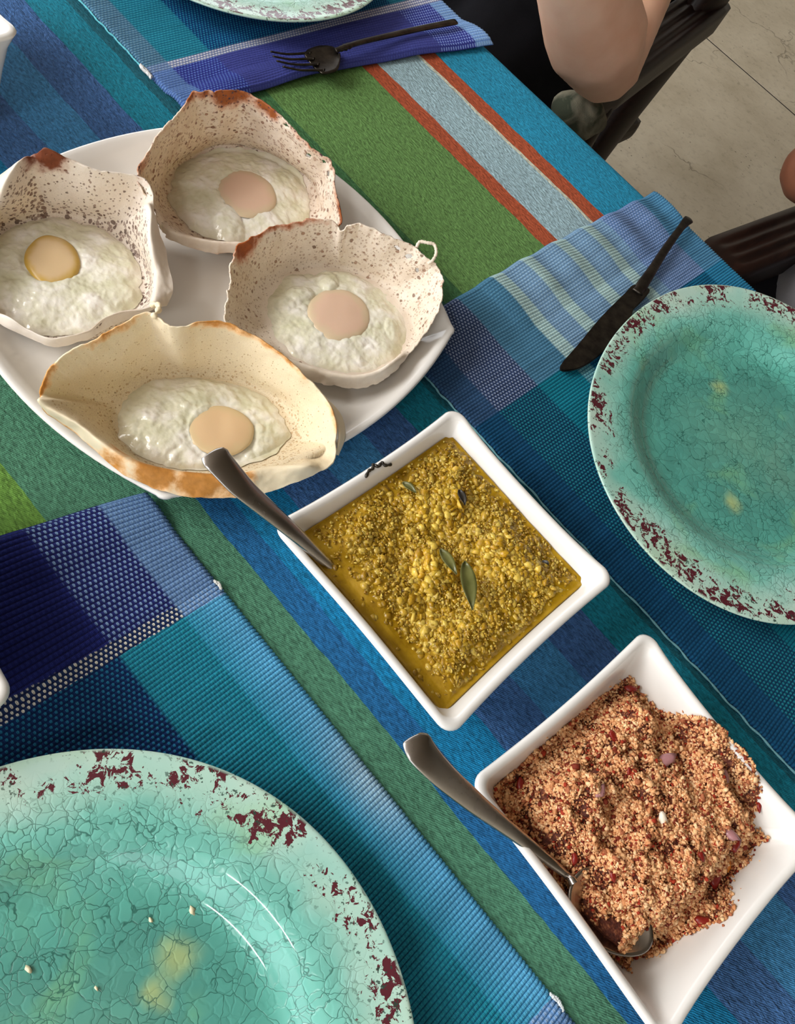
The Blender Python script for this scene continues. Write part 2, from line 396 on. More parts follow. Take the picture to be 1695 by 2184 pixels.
placemat('ribbed pale blue and teal placemat with white stripes under the knife', -.194, .262, .336, .672, cols2, z2,
         lambda X, Y: (np.clip((-.15 - X)/.045, 0, 1)*(-.004*np.sin((Y - .336)*math.pi/.336)), 0))

def cord(mat_i, pts, col, r=.0007, name='edge_stitching'):
    p = bpy.data.objects['placemat' if mat_i == 0 else 'placemat.%03d' % mat_i]; P = catmull(pts, 260); n = np.arange(260)
    P[:, 0] += .0006*vnoise(np.c_[n*.13, n*0, n*0], 1, 3); P[:, 1] += .0007*vnoise(np.c_[n*.17, n*0 + 5, n*0], 1, 4)
    rad = r*(.7 + .5*np.abs(np.sin(n*.55))); rings = []
    for i in range(260):
        d = P[min(i+1, 259)] - P[max(i-1, 0)]; d /= np.linalg.norm(d); a = np.cross(d, [0, 0, 1.]); a /= np.linalg.norm(a); b = np.cross(d, a); t = np.linspace(0, 2*math.pi, 7)[:-1]
        rings.append(P[i] + rad[i]*(np.cos(t)[:, None]*a + np.sin(t)[:, None]*b))
    v, f = loft(rings); return obj(name, v, f, mat_flat('stitching_thread', S(*col), .85), p)
zc = T + .0022
cord(2, [(-.16, .3352, zc), (-.08, .3352, zc), (.05, .3350, zc), (.15, .3352, zc), (.255, .3352, zc)], (104, 158, 168))
cord(1, [(-.86, .3392, zc), (-.70, .3390, zc), (-.56, .3392, zc), (-.482, .3390, zc + .0005)], (96, 190, 205))
cord(1, [(-.492, .3386, zc + .001), (-.484, .3384, zc + .0015), (-.478, .3386, zc + .001)], (226, 226, 226), .0013)
cord(0, [(-.1175, .1296, zc + .0006), (-.115, .1304, zc + .0008), (-.1115, .1296, zc + .0003)], (214, 216, 210), .0006)
cord(0, [(.152, .1300, zc + .0006), (.156, .1308, zc + .0008), (.161, .1300, zc + .0003)], (214, 220, 222), .0006)
# ================================================================== PLATES
def mat_glaze(spots):
    k = N('crackled_turquoise_glaze'); c = k.coord('Object'); r = k.attr('rad', 2)
    big = k.noise(c, 14, 3, .6); fine = k.noise(c, 240, 3, .6)
    col = k.ramp(k.math('ADD', r, k.math('MULTIPLY', k.math('SUBTRACT', big, .5), .55)),
                 [(.0, S(98, 158, 140)), (.45, S(78, 150, 138)), (.62, S(88, 166, 152)), (.82, S(118, 190, 176)), (.95, S(160, 206, 194)), (1.0, S(178, 210, 198))])
    col = k.mix(k.math('MULTIPLY', k.ss(k.noise(c, 22, 3, .5, .4), .55, .75), .5), col, S(132, 190, 128))
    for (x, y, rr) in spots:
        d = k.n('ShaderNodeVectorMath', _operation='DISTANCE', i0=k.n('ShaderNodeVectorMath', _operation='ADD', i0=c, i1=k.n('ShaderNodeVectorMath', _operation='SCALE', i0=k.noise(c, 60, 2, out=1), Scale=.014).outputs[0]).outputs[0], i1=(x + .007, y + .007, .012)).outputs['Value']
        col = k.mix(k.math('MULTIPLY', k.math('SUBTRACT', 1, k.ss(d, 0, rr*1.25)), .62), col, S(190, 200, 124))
    dist = k.n('ShaderNodeVectorMath', _operation='ADD', i0=c, i1=k.n('ShaderNodeVectorMath', _operation='SCALE', i0=k.noise(c, 55, 3, .6, out=1), Scale=.012).outputs[0]).outputs[0]
    e1 = k.vor(dist, 170, 'DISTANCE_TO_EDGE'); e2 = k.vor(dist, 78, 'DISTANCE_TO_EDGE')
    tone = k.vor(dist, 170, 'F1', out=1)
    inner = k.math('SUBTRACT', 1, k.ss(r, .80, .97))
    l1 = k.math('SUBTRACT', 1, k.ss(e1, .006, .034)); l2 = k.math('SUBTRACT', 1, k.ss(e2, .003, .018))
    l1 = k.math('MULTIPLY', l1, k.ss(k.noise(c, 35, 3, .6), .38, .58))
    lines = k.math('MULTIPLY', k.math('MAXIMUM', l1, l2), inner)
    col = k.mix(k.math('MULTIPLY', inner, .14), col, k.n('ShaderNodeRGBToBW', i0=tone).outputs[0], 'OVERLAY')
    col = k.mix(k.math('MULTIPLY', lines, .75), col, S(22, 84, 74))
    # chipped edge: cream halo with burgundy flakes
    zone = k.math('MULTIPLY', k.ss(r, .77, .93), k.ss(k.noise(c, 20, 2, .5), .34, .50))
    chipn = k.noise(c, 210, 5, .68, .6); patch = k.noise(c, 48, 2, .5)
    thr = k.math('ADD', k.math('SUBTRACT', .74, k.math('MULTIPLY', zone, .23)), k.math('MULTIPLY', k.math('SUBTRACT', .5, patch), .38))
    chip = k.ss(k.math('SUBTRACT', chipn, thr), 0, .012)
    chip = k.math('MULTIPLY', chip, k.ss(r, .78, .84))
    chip = k.math('MULTIPLY', chip, k.math('SUBTRACT', 1, k.ss(r, .985, .998)))
    col = k.mix(k.math('MULTIPLY', zone, .45), col, S(196, 222, 204))
    col = k.mix(chip, col, S(86, 30, 42))
    sp = k.math('MULTIPLY', k.ss(k.noise(c, 380, 3, .6), .61, .65), k.math('MULTIPLY', zone, .9))
    col = k.mix(sp, col, S(40, 66, 56))
    cell = k.math('MULTIPLY', k.ss(e1, 0, .16), inner)
    h = k.math('ADD', k.math('MULTIPLY', cell, .35), k.math('SUBTRACT', k.math('MULTIPLY', big, 1.2), k.math('ADD', k.math('MULTIPLY', lines, .4), k.math('MULTIPLY', chip, .8))))
    k.b.inputs['Coat Roughness'].default_value = .05; return k.out(col, .24, k.bump(h, .3, .0009), spec=.4, coat=.6)
def plate(label, cx, cy, rfn, hbase, spots, tilt=0):
    prof = [(0, 4.4), (.2, 4.4), (.45, 4.5), (.56, 4.7), (.60, 5.2), (.64, 7.4), (.68, 11.6), (.715, 15.2), (.75, 17.3), (.79, 18.3), (.85, 19.0), (.90, 19.6), (.95, 20.4), (.975, 20.9), (.988, 21.1), (.996, 20.9), (1.0, 20.1),
            (.996, 19.1), (.985, 18.4), (.93, 17.4), (.80, 15.4), (.74, 12.6), (.68, 6.6), (.63, 2.0), (.60, 0.2), (.58, 0.0), (.56, .4), (.54, 1.6), (.3, 1.8), (0, 1.8)]
    # refine
    pr = []
    for (a, b), (c2, d) in zip(prof[:-1], prof[1:]):
        n = 6 if abs(c2 - a) > .1 else 3
        for t in range(n): pr.append((a + (c2 - a)*t/n, b + (d - b)*t/n))
    pr.append(prof[-1]); pr = np.array(pr)
    # smooth
    q = pr.copy()
    for _ in range(2): q[1:-1] = (pr[:-2] + 2*pr[1:-1] + pr[2:])/4; pr = q.copy()
    na = 200; th = np.linspace(0, 2*math.pi, na, endpoint=False); R = rfn(th)
    A, K = np.meshgrid(th, np.arange(len(pr)), indexing='ij'); Rg = R[:, None]
    rr = pr[K, 0]; zz = pr[K, 1]/1000
    blend = rr**1.3; Rl = Rg*blend + R.mean()*(1 - blend)*1.0 + (Rg - Rg)
    x = cx + Rl*rr*np.cos(A); y = cy + Rl*rr*np.sin(A)
    z = T + hbase + zz + .0006*rr**4*np.sin(3*A + 1) + tilt*0
    v = np.stack([x, y, z], -1).reshape(-1, 3)
    o = obj('dinner_plate', v, grid_faces(na, len(pr), True, False), mat_glaze(spots), attrs={'rad': rr.reshape(-1)})
    return tag(o, label, 'plate', 'crackled turquoise plates')
def sp(pts, cx, cy, h): return [(W(a, b, h)[0] - cx, W(a, b, h)[1] - cy, r) for a, b, r in pts]
PH = .0045
plate('crackled turquoise plate with burgundy chipped rim at the lower left, crumbs in it', .036, -.053, lambda t: .1400 + 0*t, PH,
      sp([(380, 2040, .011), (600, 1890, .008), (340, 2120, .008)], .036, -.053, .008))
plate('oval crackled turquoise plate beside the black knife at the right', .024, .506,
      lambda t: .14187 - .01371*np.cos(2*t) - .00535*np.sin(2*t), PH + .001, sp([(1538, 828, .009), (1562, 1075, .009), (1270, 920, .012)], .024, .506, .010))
plate('turquoise plate cut off by the top edge, above the black fork', -.607, .5135, lambda t: .1400 + .003*np.cos(2*t), PH, [])

# ================================================================== SQUARE PORCELAIN
def sq_ring(cx, cy, hx, hy, rc, z, bow=0.0, rise=0.0, n=14, ang=0.0):
    """rounded square loop; bow>0 pushes the middles of the sides outward, rise lifts the corners"""
    pts = []
    cs = [(hx - rc, hy - rc, 0), (-hx + rc, hy - rc, 90), (-hx + rc, -hy + rc, 180), (hx - rc, -hy + rc, 270)]
    for ci, (ax, ay, a0) in enumerate(cs):
        for t in range(7):
            a = math.radians(a0 + 90*t/6); pts.append((ax + rc*math.cos(a), ay + rc*math.sin(a), 1.0))
        nx_, ny_, _ = cs[(ci+1) % 4]; a = math.radians(a0 + 90)
        p0 = np.array([ax + rc*math.cos(a), ay + rc*math.sin(a)]); p1 = np.array([nx_ + rc*math.cos(a), ny_ + rc*math.sin(a)])
        for t in range(1, n):
            s = t/n; p = p0 + (p1 - p0)*s; w = 1 - (2*s - 1)**2
            p = p + np.array([math.cos(a), math.sin(a)])*bow*w
            pts.append((p[0], p[1], (2*s - 1)**4))
    pts = np.array(pts); ca, sa = math.cos(ang), math.sin(ang)
    return np.c_[cx + pts[:, 0]*ca - pts[:, 1]*sa, cy + pts[:, 0]*sa + pts[:, 1]*ca, z + rise*pts[:, 2]]
def square_bowl(label, cx, cy, hx, hy, ang=0.0, H=.046, group='white square bowls', ins=1.0, lift=0.0):
    rs = []; zs = H/.046
    def R(inset, z, rc, bow, rise=0.0):
        if .002 < z < H - .004: z = z*zs
        if inset > .006: inset = .006 + (inset - .006)*ins
        rs.append(sq_ring(cx, cy, hx - inset, hy - inset, rc, T + lift + z, bow, rise, ang=ang))
    R(.030, .0003, .010, .001); R(.028, .0003, .011, .001); R(.0265, .0025, .012, .001)
    R(.018, .013, .012, .0005); R(.010, .027, .011, .0); R(.004, .039, .0095, -.001, .001); R(.0008, H - .003, .0085, -.0018, .002); R(.0, H - .001, .0082, -.002, .002)
    R(.0010, H + .0003, .0080, -.002, .002); R(.0025, H + .0006, .0075, -.002, .002); R(.0042, H + .0002, .0070, -.002, .002); R(.0055, H - .0015, .0068, -.002, .0018)
    R(.009, .038, .0075, -.0012, .001); R(.0135, .028, .009, 0); R(.0195, .017, .011, .001); R(.026, .0095, .012, .0015); R(.033, .0062, .013, .002); R(.045, .0055, .012, .002); R(.060, .0055, .006, .0)
    v, f = loft(rs); o = obj('square_bowl', v, f, MAT['porcelain'])
    return tag(o, label, 'bowl', group)
square_bowl('white square porcelain bowl of yellow lentil curry', -.0430, .2290, .0700, .0715)
square_bowl('white square porcelain bowl of reddish coconut relish at the lower right', .1230, .2160, .0700, .0710, ang=-.072)
square_bowl('white dish poking in at the upper left edge, by the blue stripes', -.5305, .1605, .071, .071, H=.070, ins=.45)
square_bowl('white dish poking in at the left edge on the navy placemat', -.1895, -.043, .0705, .0705, ang=-.16, lift=.0040)

from mathutils.bvhtree import BVHTree
_trees = {}
def tree(name):
    if name not in _trees:
        o = bpy.data.objects[name]; _trees[name] = BVHTree.FromPolygons([(o.location + v.co)[:] for v in o.data.vertices], [tuple(p.vertices) for p in o.data.polygons])
    return _trees[name]
def top_of(name, x, y):
    """height above the table of an object's upper surface at each x, y"""
    b = tree(name); r = np.zeros(len(x))
    for i in range(len(x)):
        h = b.ray_cast(Vector((x[i], y[i], T + .3)), Vector((0, 0, -1)), .31)
        if h[0] is not None: r[i] = h[0][2] - T
    return r
def on_surface(name, px, py, lift=.0004):
    o = Vector((0, 0, T + CAMH)); d = (Vector(W(px, py, 0)) - o).normalized(); h = tree(name).ray_cast(o, d, 3)
    return np.array((h[0] + h[1]*lift)[:])
# serving platter
def platter():
    rs = []; cx, cy = -.276, .247; hx, hy = .1120, .1190
    def R(inset, z, rc, bow, rise=0.0): rs.append(sq_ring(cx, cy, hx - inset, hy - inset, rc, T + z, bow, rise, n=24))
    R(.040, .0003, .02, .012); R(.037, .0003, .02, .012); R(.035, .003, .02, .012); R(.018, .0065, .012, .018); R(.006, .0165, .008, .0225); R(.0003, .0220, .006, .0245); R(0, .0232, .006, .025, .001)
    R(.001, .0242, .006, .025, .001); R(.0025, .0243, .006, .0248, .001); R(.0045, .0235, .006, .0245, .001); R(.008, .0190, .008, .023); R(.013, .0130, .010, .021); R(.019, .0088, .013, .018); R(.028, .0078, .018, .016); R(.052, .0078, .02, .012); R(.08, .0078, .01, .006)
    v, f = loft(rs); o = obj('serving_platter', v, f, MAT['porcelain'])
    return tag(o, 'large white square platter with bowed sides holding the egg hoppers', 'platter')
platter()
# ================================================================== EGG HOPPERS
def mat_hopper(name, cream, pit_col, s1, d1, s2, d2, brown, mott=.5, ink=.72, burn=0.0):
    k = N(name); c = k.coord('Object'); t = k.attr('t', 2); br = k.attr('brown', 2); hd = k.attr('holes', 2)
    n = k.noise(c, 60, 4, .6); n2 = k.noise(c, 300, 3, .6)
    cw = k.n('ShaderNodeVectorMath', _operation='ADD', i0=c, i1=k.n('ShaderNodeVectorMath', _operation='SCALE', i0=k.noise(c, 220, 2, out=1), Scale=.0022).outputs[0]).outputs[0]
    col = k.mix(k.math('MULTIPLY', k.ss(n, .35, .7), mott), cream, tuple(list(np.array(cream[:3])*np.array([.80, .74, .68])) + [1]))
    def pits(scale, dens, seed):
        v = k.n('ShaderNodeVectorMath', _operation='ADD', i0=cw, i1=(seed, seed*.7, 0)).outputs[0]
        vo = k.n('ShaderNodeTexVoronoi', Vector=v, Scale=scale); rnd = k.n('ShaderNodeSeparateColor', i0=vo.outputs[1])
        rad = k.math('MULTIPLY', k.math('POWER', rnd.outputs[0], 1.4), k.math('MULTIPLY', hd, dens))
        return k.math('SUBTRACT', 1, k.ss(k.math('SUBTRACT', vo.outputs[0], rad), -.06, .04)), rnd.outputs[1]
    p1, r1 = pits(s1, d1, 0.0); p2, r2 = pits(s2, d2, .37)
    col = k.mix(k.math('MULTIPLY', k.ss(k.vor(cw, s1*1.35, 'DISTANCE_TO_EDGE'), .02, .16), k.math('MULTIPLY', hd, .28)), col, tuple(list(np.array(cream[:3])*np.array([.70, .62, .58])) + [1]))
    col = k.mix(k.math('MULTIPLY', p1, ink), col, pit_col)
    col = k.mix(k.math('MULTIPLY', p2, .85), col, k.mix(r2, pit_col, tuple(list(np.array(pit_col[:3])*.45) + [1])))
    b = k.ss(k.math('ADD', br, k.math('MULTIPLY', k.math('SUBTRACT', k.noise(c, 130, 4, .65), .5), .9)), .42, .95)
    col = k.mix(b, col, k.ramp(k.math('ADD', k.math('MULTIPLY', b, .6), k.math('MULTIPLY', n2, .4)), [(.2, tuple(list(np.array(brown[:3])*1.7) + [1])), (.7, brown), (1.0, tuple(list(np.array(brown[:3])*.55) + [1]))]))
    if burn: col = k.mix(k.math('MULTIPLY', k.math('MULTIPLY', k.math('MAXIMUM', p2, k.math('MULTIPLY', p1, .6)), k.ss(br, .25, .8)), burn), col, S(52, 52, 74))
    h = k.math('SUBTRACT', k.math('MULTIPLY', n2, .35), k.math('ADD', p1, k.math('MULTIPLY', p2, 1.3)))
    return k.out(col, .55, k.bump(h, .55, .0007), spec=.3, sss=.12, sssr=(.006, .004, .002))
def mat_eggwhite():
    k = N('set_egg_white'); c = k.coord('Object'); t = k.attr('t', 2)
    n = k.noise(c, 70, 3, .5); n2 = k.noise(c, 330, 2, .5)
    col = k.ramp(n, [(.32, S(214, 213, 182)), (.5, S(230, 228, 206)), (.68, S(246, 243, 234))])
    col = k.mix(k.math('MULTIPLY', k.ss(t, .80, 1.0), .45), col, S(208, 196, 164))
    h = k.math('ADD', n, k.math('MULTIPLY', n2, .12))
    return k.out(col, .16, k.bump(h, .8, .003), spec=.5, sss=.2, sssr=(.006, .005, .004), coat=.3)
def mat_yolk(name, a, b):
    k = N(name); c = k.coord('Object'); t = k.attr('t', 2)
    col = k.mix(k.ss(k.math('ADD', t, k.math('MULTIPLY', k.math('SUBTRACT', k.noise(c, 90, 2), .5), .5)), .62, 1.0), a, b)
    return k.out(col, .3, k.bump(k.noise(c, 200, 2), .1, .0006), spec=.4, sss=.15, sssr=(.008, .005, .003))
MAT['eggwhite'] = mat_eggwhite()
def platter_z(x, y): return top_of('serving_platter', x, y)
HB = .0125      # hopper underside height inside the platter
def hopper(label, ec, ea, eb, erot, st, mat, yolk, holes=(), peakfn=None, hole_prof=(.0, .45, 1.0), seed=1, jag=.0012, lobes=()):
    n = len(st); Bp = []; Mp = []; Rp = []; br = []
    E0 = W(ec[0], ec[1], HB)
    for s in st:
        x, y, h, b = s[:4]
        R = W(x, y, h); ang = math.atan2(y - ec[1], x - ec[0]); th = ang - erot
        r = 1/math.sqrt((math.cos(th)/ea)**2 + (math.sin(th)/eb)**2)*1.04
        B = W(ec[0] + r*math.cos(ang), ec[1] + r*math.sin(ang), HB + .001)
        if len(s) > 4: Mi = W(s[4], s[5], s[6])
        else: Mi = B + (R - B)*.52; Mi[2] = B[2] + (R[2] - B[2])*.36
        Bp.append(B); Mp.append(Mi); Rp.append(R); br.append([b, 1.0 if len(s) > 4 else 0.0, 0])
    NA = 420; B = catmull(Bp, NA, True); Mi = catmull(Mp, NA, True); R = catmull(Rp, NA, True); br = catmull(br, NA, True)
    rr = np.linspace(0, 1, 24)[:-1]; tt = np.linspace(0, 1, 70)
    th = np.linspace(0, 2*math.pi, NA, endpoint=False); cyc = np.c_[np.cos(th), np.sin(th), th*0]
    jg = cyc*(jag*fbm(np.c_[np.cos(th), np.sin(th), th*0], 12, 4, seed))[:, None]
    Cn = E0.copy(); rows = []; tv = []
    for r in rr: rows.append(Cn + (B - Cn)*r); tv.append(-1 + r)
    P0 = B + (Cn - B)*.5; Pe = R + (R - Mi)*.6
    for t in tt:
        if t < .5: a, b, c, d, u = P0, B, Mi, R, t*2
        else: a, b, c, d, u = B, Mi, R, Pe, t*2 - 1
        rows.append(0.5*((2*b) + (-a + c)*u + (2*a - 5*b + 4*c - d)*u*u + (-a + 3*b - 3*c + d)*u**3) + jg*t**5); tv.append(t)
    P = np.stack(rows, 1); tv = np.tile(np.array(tv), (NA, 1)); nv = P.shape[1]
    Pf = P.reshape(-1, 3); t = tv.reshape(-1)
    amp = np.clip(t, 0, 1)**1.2
    Pf = Pf + np.c_[fbm(Pf, 38, 3, seed+1), fbm(Pf, 38, 3, seed+2), fbm(Pf, 38, 3, seed+3)]*(amp*.0016 + .0002)[:, None]
    Pf[:, 2] += amp*.0006*fbm(Pf, 240, 2, seed+6)
    Pf[:, 2] = np.maximum(Pf[:, 2], T + .0016 + np.maximum(.0080, platter_z(Pf[:, 0], Pf[:, 1])))
    brv = np.repeat(br[:, 0], nv); brown = brv*sstep(.80, 1.0, t) + .0
    if peakfn is not None: brown = np.maximum(brown, peakfn(Pf, t))
    midline = np.repeat(br[:, 1], nv)
    hp = hole_prof; hd = np.interp(t, [-1, -.1, 0, .12, .5, 1.0], [0, 0, hp[2], hp[2], hp[1], hp[0]])*(1 - .9*np.clip(midline, 0, 1)*sstep(.42, .55, t))
    faces = grid_faces(NA, nv, True)
    if holes:
        fc = np.array(faces); cen = Pf[fc].mean(1); keep = np.ones(len(fc), bool)
        # torn bubbles: faces near the sight line of a marked spot are left out of the crepe
        q = (cen - np.array([0, 0, T + CAMH])) @ M; px = CX + F*q[:, 0]/q[:, 2]; py = CY + F*q[:, 1]/q[:, 2]; tc = t[fc].mean(1)
        for (hx, hy, ra, rb, ro) in holes:
            dx, dy = px - hx, py - hy; u = dx*math.cos(ro) + dy*math.sin(ro); w = -dx*math.sin(ro) + dy*math.cos(ro)
            keep &= ~(((u/ra)**2 + (w/rb)**2 < 1) & (tc > .3))
        faces = [tuple(x) for x in fc[keep]]
    e = empty('egg_hopper', tuple(np.array([E0[0], E0[1], T + .0098])), label, 'hopper', 'egg hoppers on the white platter')
    obj('crepe', Pf, faces, mat, e, attrs={'t': t, 'brown': brown, 'holes': hd}, solid=.0009)
    # egg white
    NA2 = 260; NR = 90; th = np.linspace(0, 2*math.pi, NA2, endpoint=False); r = np.linspace(0, 1, NR)
    TH, RR = np.meshgrid(th, r, indexing='ij')
    lace = 1 + .035*fbm(np.stack([np.cos(TH), np.sin(TH), TH*0], -1), 5, 3, seed+8)
    ix = ec[0] + RR*lace*(ea*np.cos(TH)*math.cos(erot) - eb*np.sin(TH)*math.sin(erot))
    iy = ec[1] + RR*lace*(ea*np.cos(TH)*math.sin(erot) + eb*np.sin(TH)*math.cos(erot))
    d0 = np.stack([ix - CX, iy - CY, np.full_like(ix, F)], -1) @ M.T; k = (HB + .001 - CAMH)/d0[..., 2]
    P2 = np.stack([d0[..., 0]*k, d0[..., 1]*k, np.full_like(ix, T + HB)], -1)
    q = P2.reshape(-1, 3); rf = RR.reshape(-1)
    dome = .0066*(1 - rf**2.2) + .0014
    y0 = W(yolk[0], yolk[1], HB + .006); ya = yolk[2]/4000; 
    dy = np.sqrt((q[:, 0] - y0[0])**2 + (q[:, 1] - y0[1])**2)/ya
    bumps = .0019*fbm(q, 60, 2, seed+11)*(rf < 2) + .0009*np.abs(vnoise(q, 170, seed+12))*(.4 + rf) + .0004*vnoise(q, 420, seed+13)
    z = T + HB + dome + bumps*sstep(0, .12, 1 - rf) - .0013*np.exp(-((dy - 1.08)/.14)**2)
    for (lx, ly, la, lb, lro, lh) in lobes:
        L0 = W(lx, ly, HB + .006); c_, s_ = math.cos(lro), math.sin(lro)
        u = ((q[:, 0] - L0[0])*c_ + (q[:, 1] - L0[1])*s_)/la; w = (-(q[:, 0] - L0[0])*s_ + (q[:, 1] - L0[1])*c_)/lb
        z = z + lh*np.clip(1 - u*u - w*w, 0, 1)**.7
    z = z - .0045*np.clip(1 - dy**4, 0, 1)
    q2 = q.copy(); q2[:, 2] = np.maximum(z, T + platter_z(q[:, 0], q[:, 1]) + .0024)
    obj('egg_white', q2, grid_faces(NA2, NR, True), MAT['eggwhite'], e, attrs={'t': rf})
    # yolk under its film
    yx, yy, ra, rb, yro, yh, ym = yolk[0], yolk[1], yolk[2], yolk[3], yolk[4], yolk[5], yolk[6]
    NA3 = 96; NR3 = 26; th = np.linspace(0, 2*math.pi, NA3, endpoint=False); r = np.linspace(0, 1, NR3); TH, RR = np.meshgrid(th, r, indexing='ij')
    w = 1 + .05*fbm(np.stack([np.cos(TH), np.sin(TH), TH*0], -1), 1.3, 2, seed+20)
    ix = yx + RR*w*(ra*np.cos(TH)*math.cos(yro) - rb*np.sin(TH)*math.sin(yro)); iy = yy + RR*w*(ra*np.cos(TH)*math.sin(yro) + rb*np.sin(TH)*math.cos(yro))
    d0 = np.stack([ix - CX, iy - CY, np.full_like(ix, F)], -1) @ M.T; k = (HB + .0065 - CAMH)/d0[..., 2]
    z = T + HB + .0058 + yh*np.sqrt(np.clip(1 - RR**2.6, 0, 1)) + .0004*vnoise(np.stack([ix, iy, ix*0], -1), .03, seed)
    obj('yolk', np.stack([d0[..., 0]*k, d0[..., 1]*k, z], -1).reshape(-1, 3), grid_faces(NA3, NR3, True), ym, e, attrs={'t': RR.reshape(-1)})
    return e
ypink = mat_yolk('filmed_yolk', S(222, 190, 166), S(216, 196, 164)); yamber = mat_yolk('amber_yolk', S(222, 194, 152), S(206, 168, 76)); ytan = mat_yolk('tan_yolk', S(224, 192, 150), S(218, 194, 150))
def near(px, py, h, rad):
    c = W(px, py, h)
    return lambda P, t: np.clip(1.5 - np.linalg.norm(P - c, axis=1)/rad, 0, 1.3)
h1m = mat_hopper('pitted_crepe', S(232, 220, 206), S(116, 90, 80), 460, .62, 320, .46, S(120, 62, 38), .3)
h2m = mat_hopper('scorched_crepe', S(236, 222, 206), S(150, 108, 88), 480, .62, 250, .42, S(158, 88, 44), .8, .55, .9)
h3m = mat_hopper('blistered_crepe', S(238, 225, 208), S(160, 122, 98), 560, .58, 210, .32, S(160, 84, 40), .6, .5)
h4m = mat_hopper('smooth_golden_crepe', S(238, 222, 190), S(196, 164, 122), 560, .40, 420, .16, S(205, 140, 66), .25)
# left hopper
hopper('pale pitted egg hopper at the left with an amber ringed yolk', (128, 594), 176, 124, .12, [
    (95, 323, .066, .9), (150, 345, .061, .3), (205, 366, .058, .1), (262, 372, .056, .1), (300, 376, .056, .55), (322, 398, .054, .5),
    (332, 450, .046, 0, 312, 440, .052), (350, 520, .040, 0, 318, 520, .046), (369, 600, .034, 0, 330, 590, .036), (358, 645, .030, 0, 325, 640, .034),
    (335, 658, .030, .1, 312, 655, .034), (285, 672, .026, 0, 262, 664, .032), (235, 698, .024, 0, 225, 678, .031), (190, 722, .022, 0, 190, 705, .029), (140, 736, .021, 0, 140, 718, .028), (100, 734, .021, 0, 100, 718, .028),
    (50, 712, .022, 0, 58, 700, .028), (0, 690, .024, 0, 15, 672, .030), (-60, 640, .030, 0), (-95, 560, .042, 0), (-85, 470, .050, 0), (-50, 405, .050, 0), (5, 370, .048, 0, 8, 405, .054), (60, 340, .056, .1, 58, 350, .058)],
    h1m, (112, 556, 60, 54, .2, .0036, yamber), peakfn=near(95, 330, .066, .017), hole_prof=(.55, .75, 1.25), seed=3, jag=.0004)
# top hopper
hopper('scorched egg hopper at the top of the platter with blue-black blisters', (512, 424), 152, 100, .16, [
    (412, 200, .072, .9), (462, 196, .073, .8), (515, 191, .072, .9), (560, 218, .069, .7), (610, 260, .066, .6), (660, 312, .061, .7), (708, 354, .056, .6), (713, 392, .051, .6),
    (722, 450, .044, .9), (716, 486, .040, 1.0), (660, 515, .030, .6, 655, 500, .034), (590, 545, .024, .5, 590, 520, .031), (490, 544, .022, .6, 490, 516, .031), (440, 536, .022, .5, 446, 512, .031), (390, 520, .024, .5, 400, 502, .032), (348, 498, .028, .4, 360, 484, .034),
    (330, 450, .040, .3), (305, 410, .048, .5), (291, 366, .054, .8), (318, 322, .058, .6), (338, 292, .061, .5), (375, 248, .066, .5)],
    h2m, (526, 412, 66, 50, .35, .0030, ypink), peakfn=lambda P, t: np.maximum(near(500, 205, .072, .019)(P, t), np.maximum(near(560, 235, .068, .014)(P, t), .55*near(310, 350, .055, .02)(P, t))),
    hole_prof=(.85, 1.0, 1.05), seed=11, jag=.0013, holes=[(610, 268, 6, 3, .6), (657, 332, 6, 5, 0), (690, 345, 5, 3, .7), (699, 370, 3, 6, 0)], lobes=[(490, 480, .018, .010, 2.6, .003)])
# middle right hopper
h3 = hopper('blistered egg hopper nearest the right corner of the platter, lacy loop on its rim', (716, 688), 156, 108, .28, [
    (600, 480, .050, .8), (540, 502, .050, .9), (498, 532, .048, .9), (480, 575, .043, .5), (474, 640, .034, .4), (482, 690, .028, .3), (525, 735, .024, .2), (575, 770, .022, .2, 590, 758, .028),
    (630, 800, .021, .3, 645, 778, .029), (690, 818, .020, .3, 700, 795, .030), (745, 824, .020, .3, 745, 803, .030), (795, 815, .021, .3, 790, 797, .030), (845, 785, .024, .2, 835, 772, .031), (895, 728, .029, .2), (932, 668, .036, .3), (944, 605, .042, .5),
    (930, 562, .047, .4), (905, 545, .049, .2), (868, 520, .051, .1), (820, 500, .053, .1), (772, 476, .055, .1), (745, 478, .054, .1), (728, 488, .051, .1), (708, 472, .053, .5), (655, 468, .052, .8)],
    h3m, (722, 672, 66, 56, .3, .0036, ypink), peakfn=lambda P, t: .9*near(520, 520, .049, .016)(P, t),
    hole_prof=(1.0, .95, .8), seed=21, jag=.0013, holes=[(848, 527, 8, 4, .5), (872, 545, 8, 5, 0), (890, 575, 4, 5, 0), (485, 610, 4, 8, 0)], lobes=[(700, 598, .011, .007, 2.4, .003), (640, 625, .010, .007, 1, .0028), (838, 700, .006, .01, 1, .002)])
lp = catmull([W(888, 528, .050), W(895, 516, .052), W(912, 518, .053), W(926, 522, .053), W(930, 540, .051), W(922, 556, .049), W(912, 562, .047)], 40)
def tube(path, rad, n=8):
    path = np.asarray(path, float); rad = np.broadcast_to(np.asarray(rad, float), (len(path),)); rings = []
    up = np.array([0, 0, 1.0])
    for i, p in enumerate(path):
        d = path[min(i+1, len(path)-1)] - path[max(i-1, 0)]; d = d/np.linalg.norm(d)
        a = np.cross(d, up); a = a/(np.linalg.norm(a) + 1e-9); b = np.cross(d, a)
        t = np.linspace(0, 2*math.pi, n, endpoint=False)
        rings.append(p + rad[i]*(np.cos(t)[:, None]*a + np.sin(t)[:, None]*b))
    return loft(rings)
obj('crisp_loop', *tube(lp, .0008 + .0005*np.abs(np.sin(np.arange(40)*1.3))), h3m, h3, attrs=None)
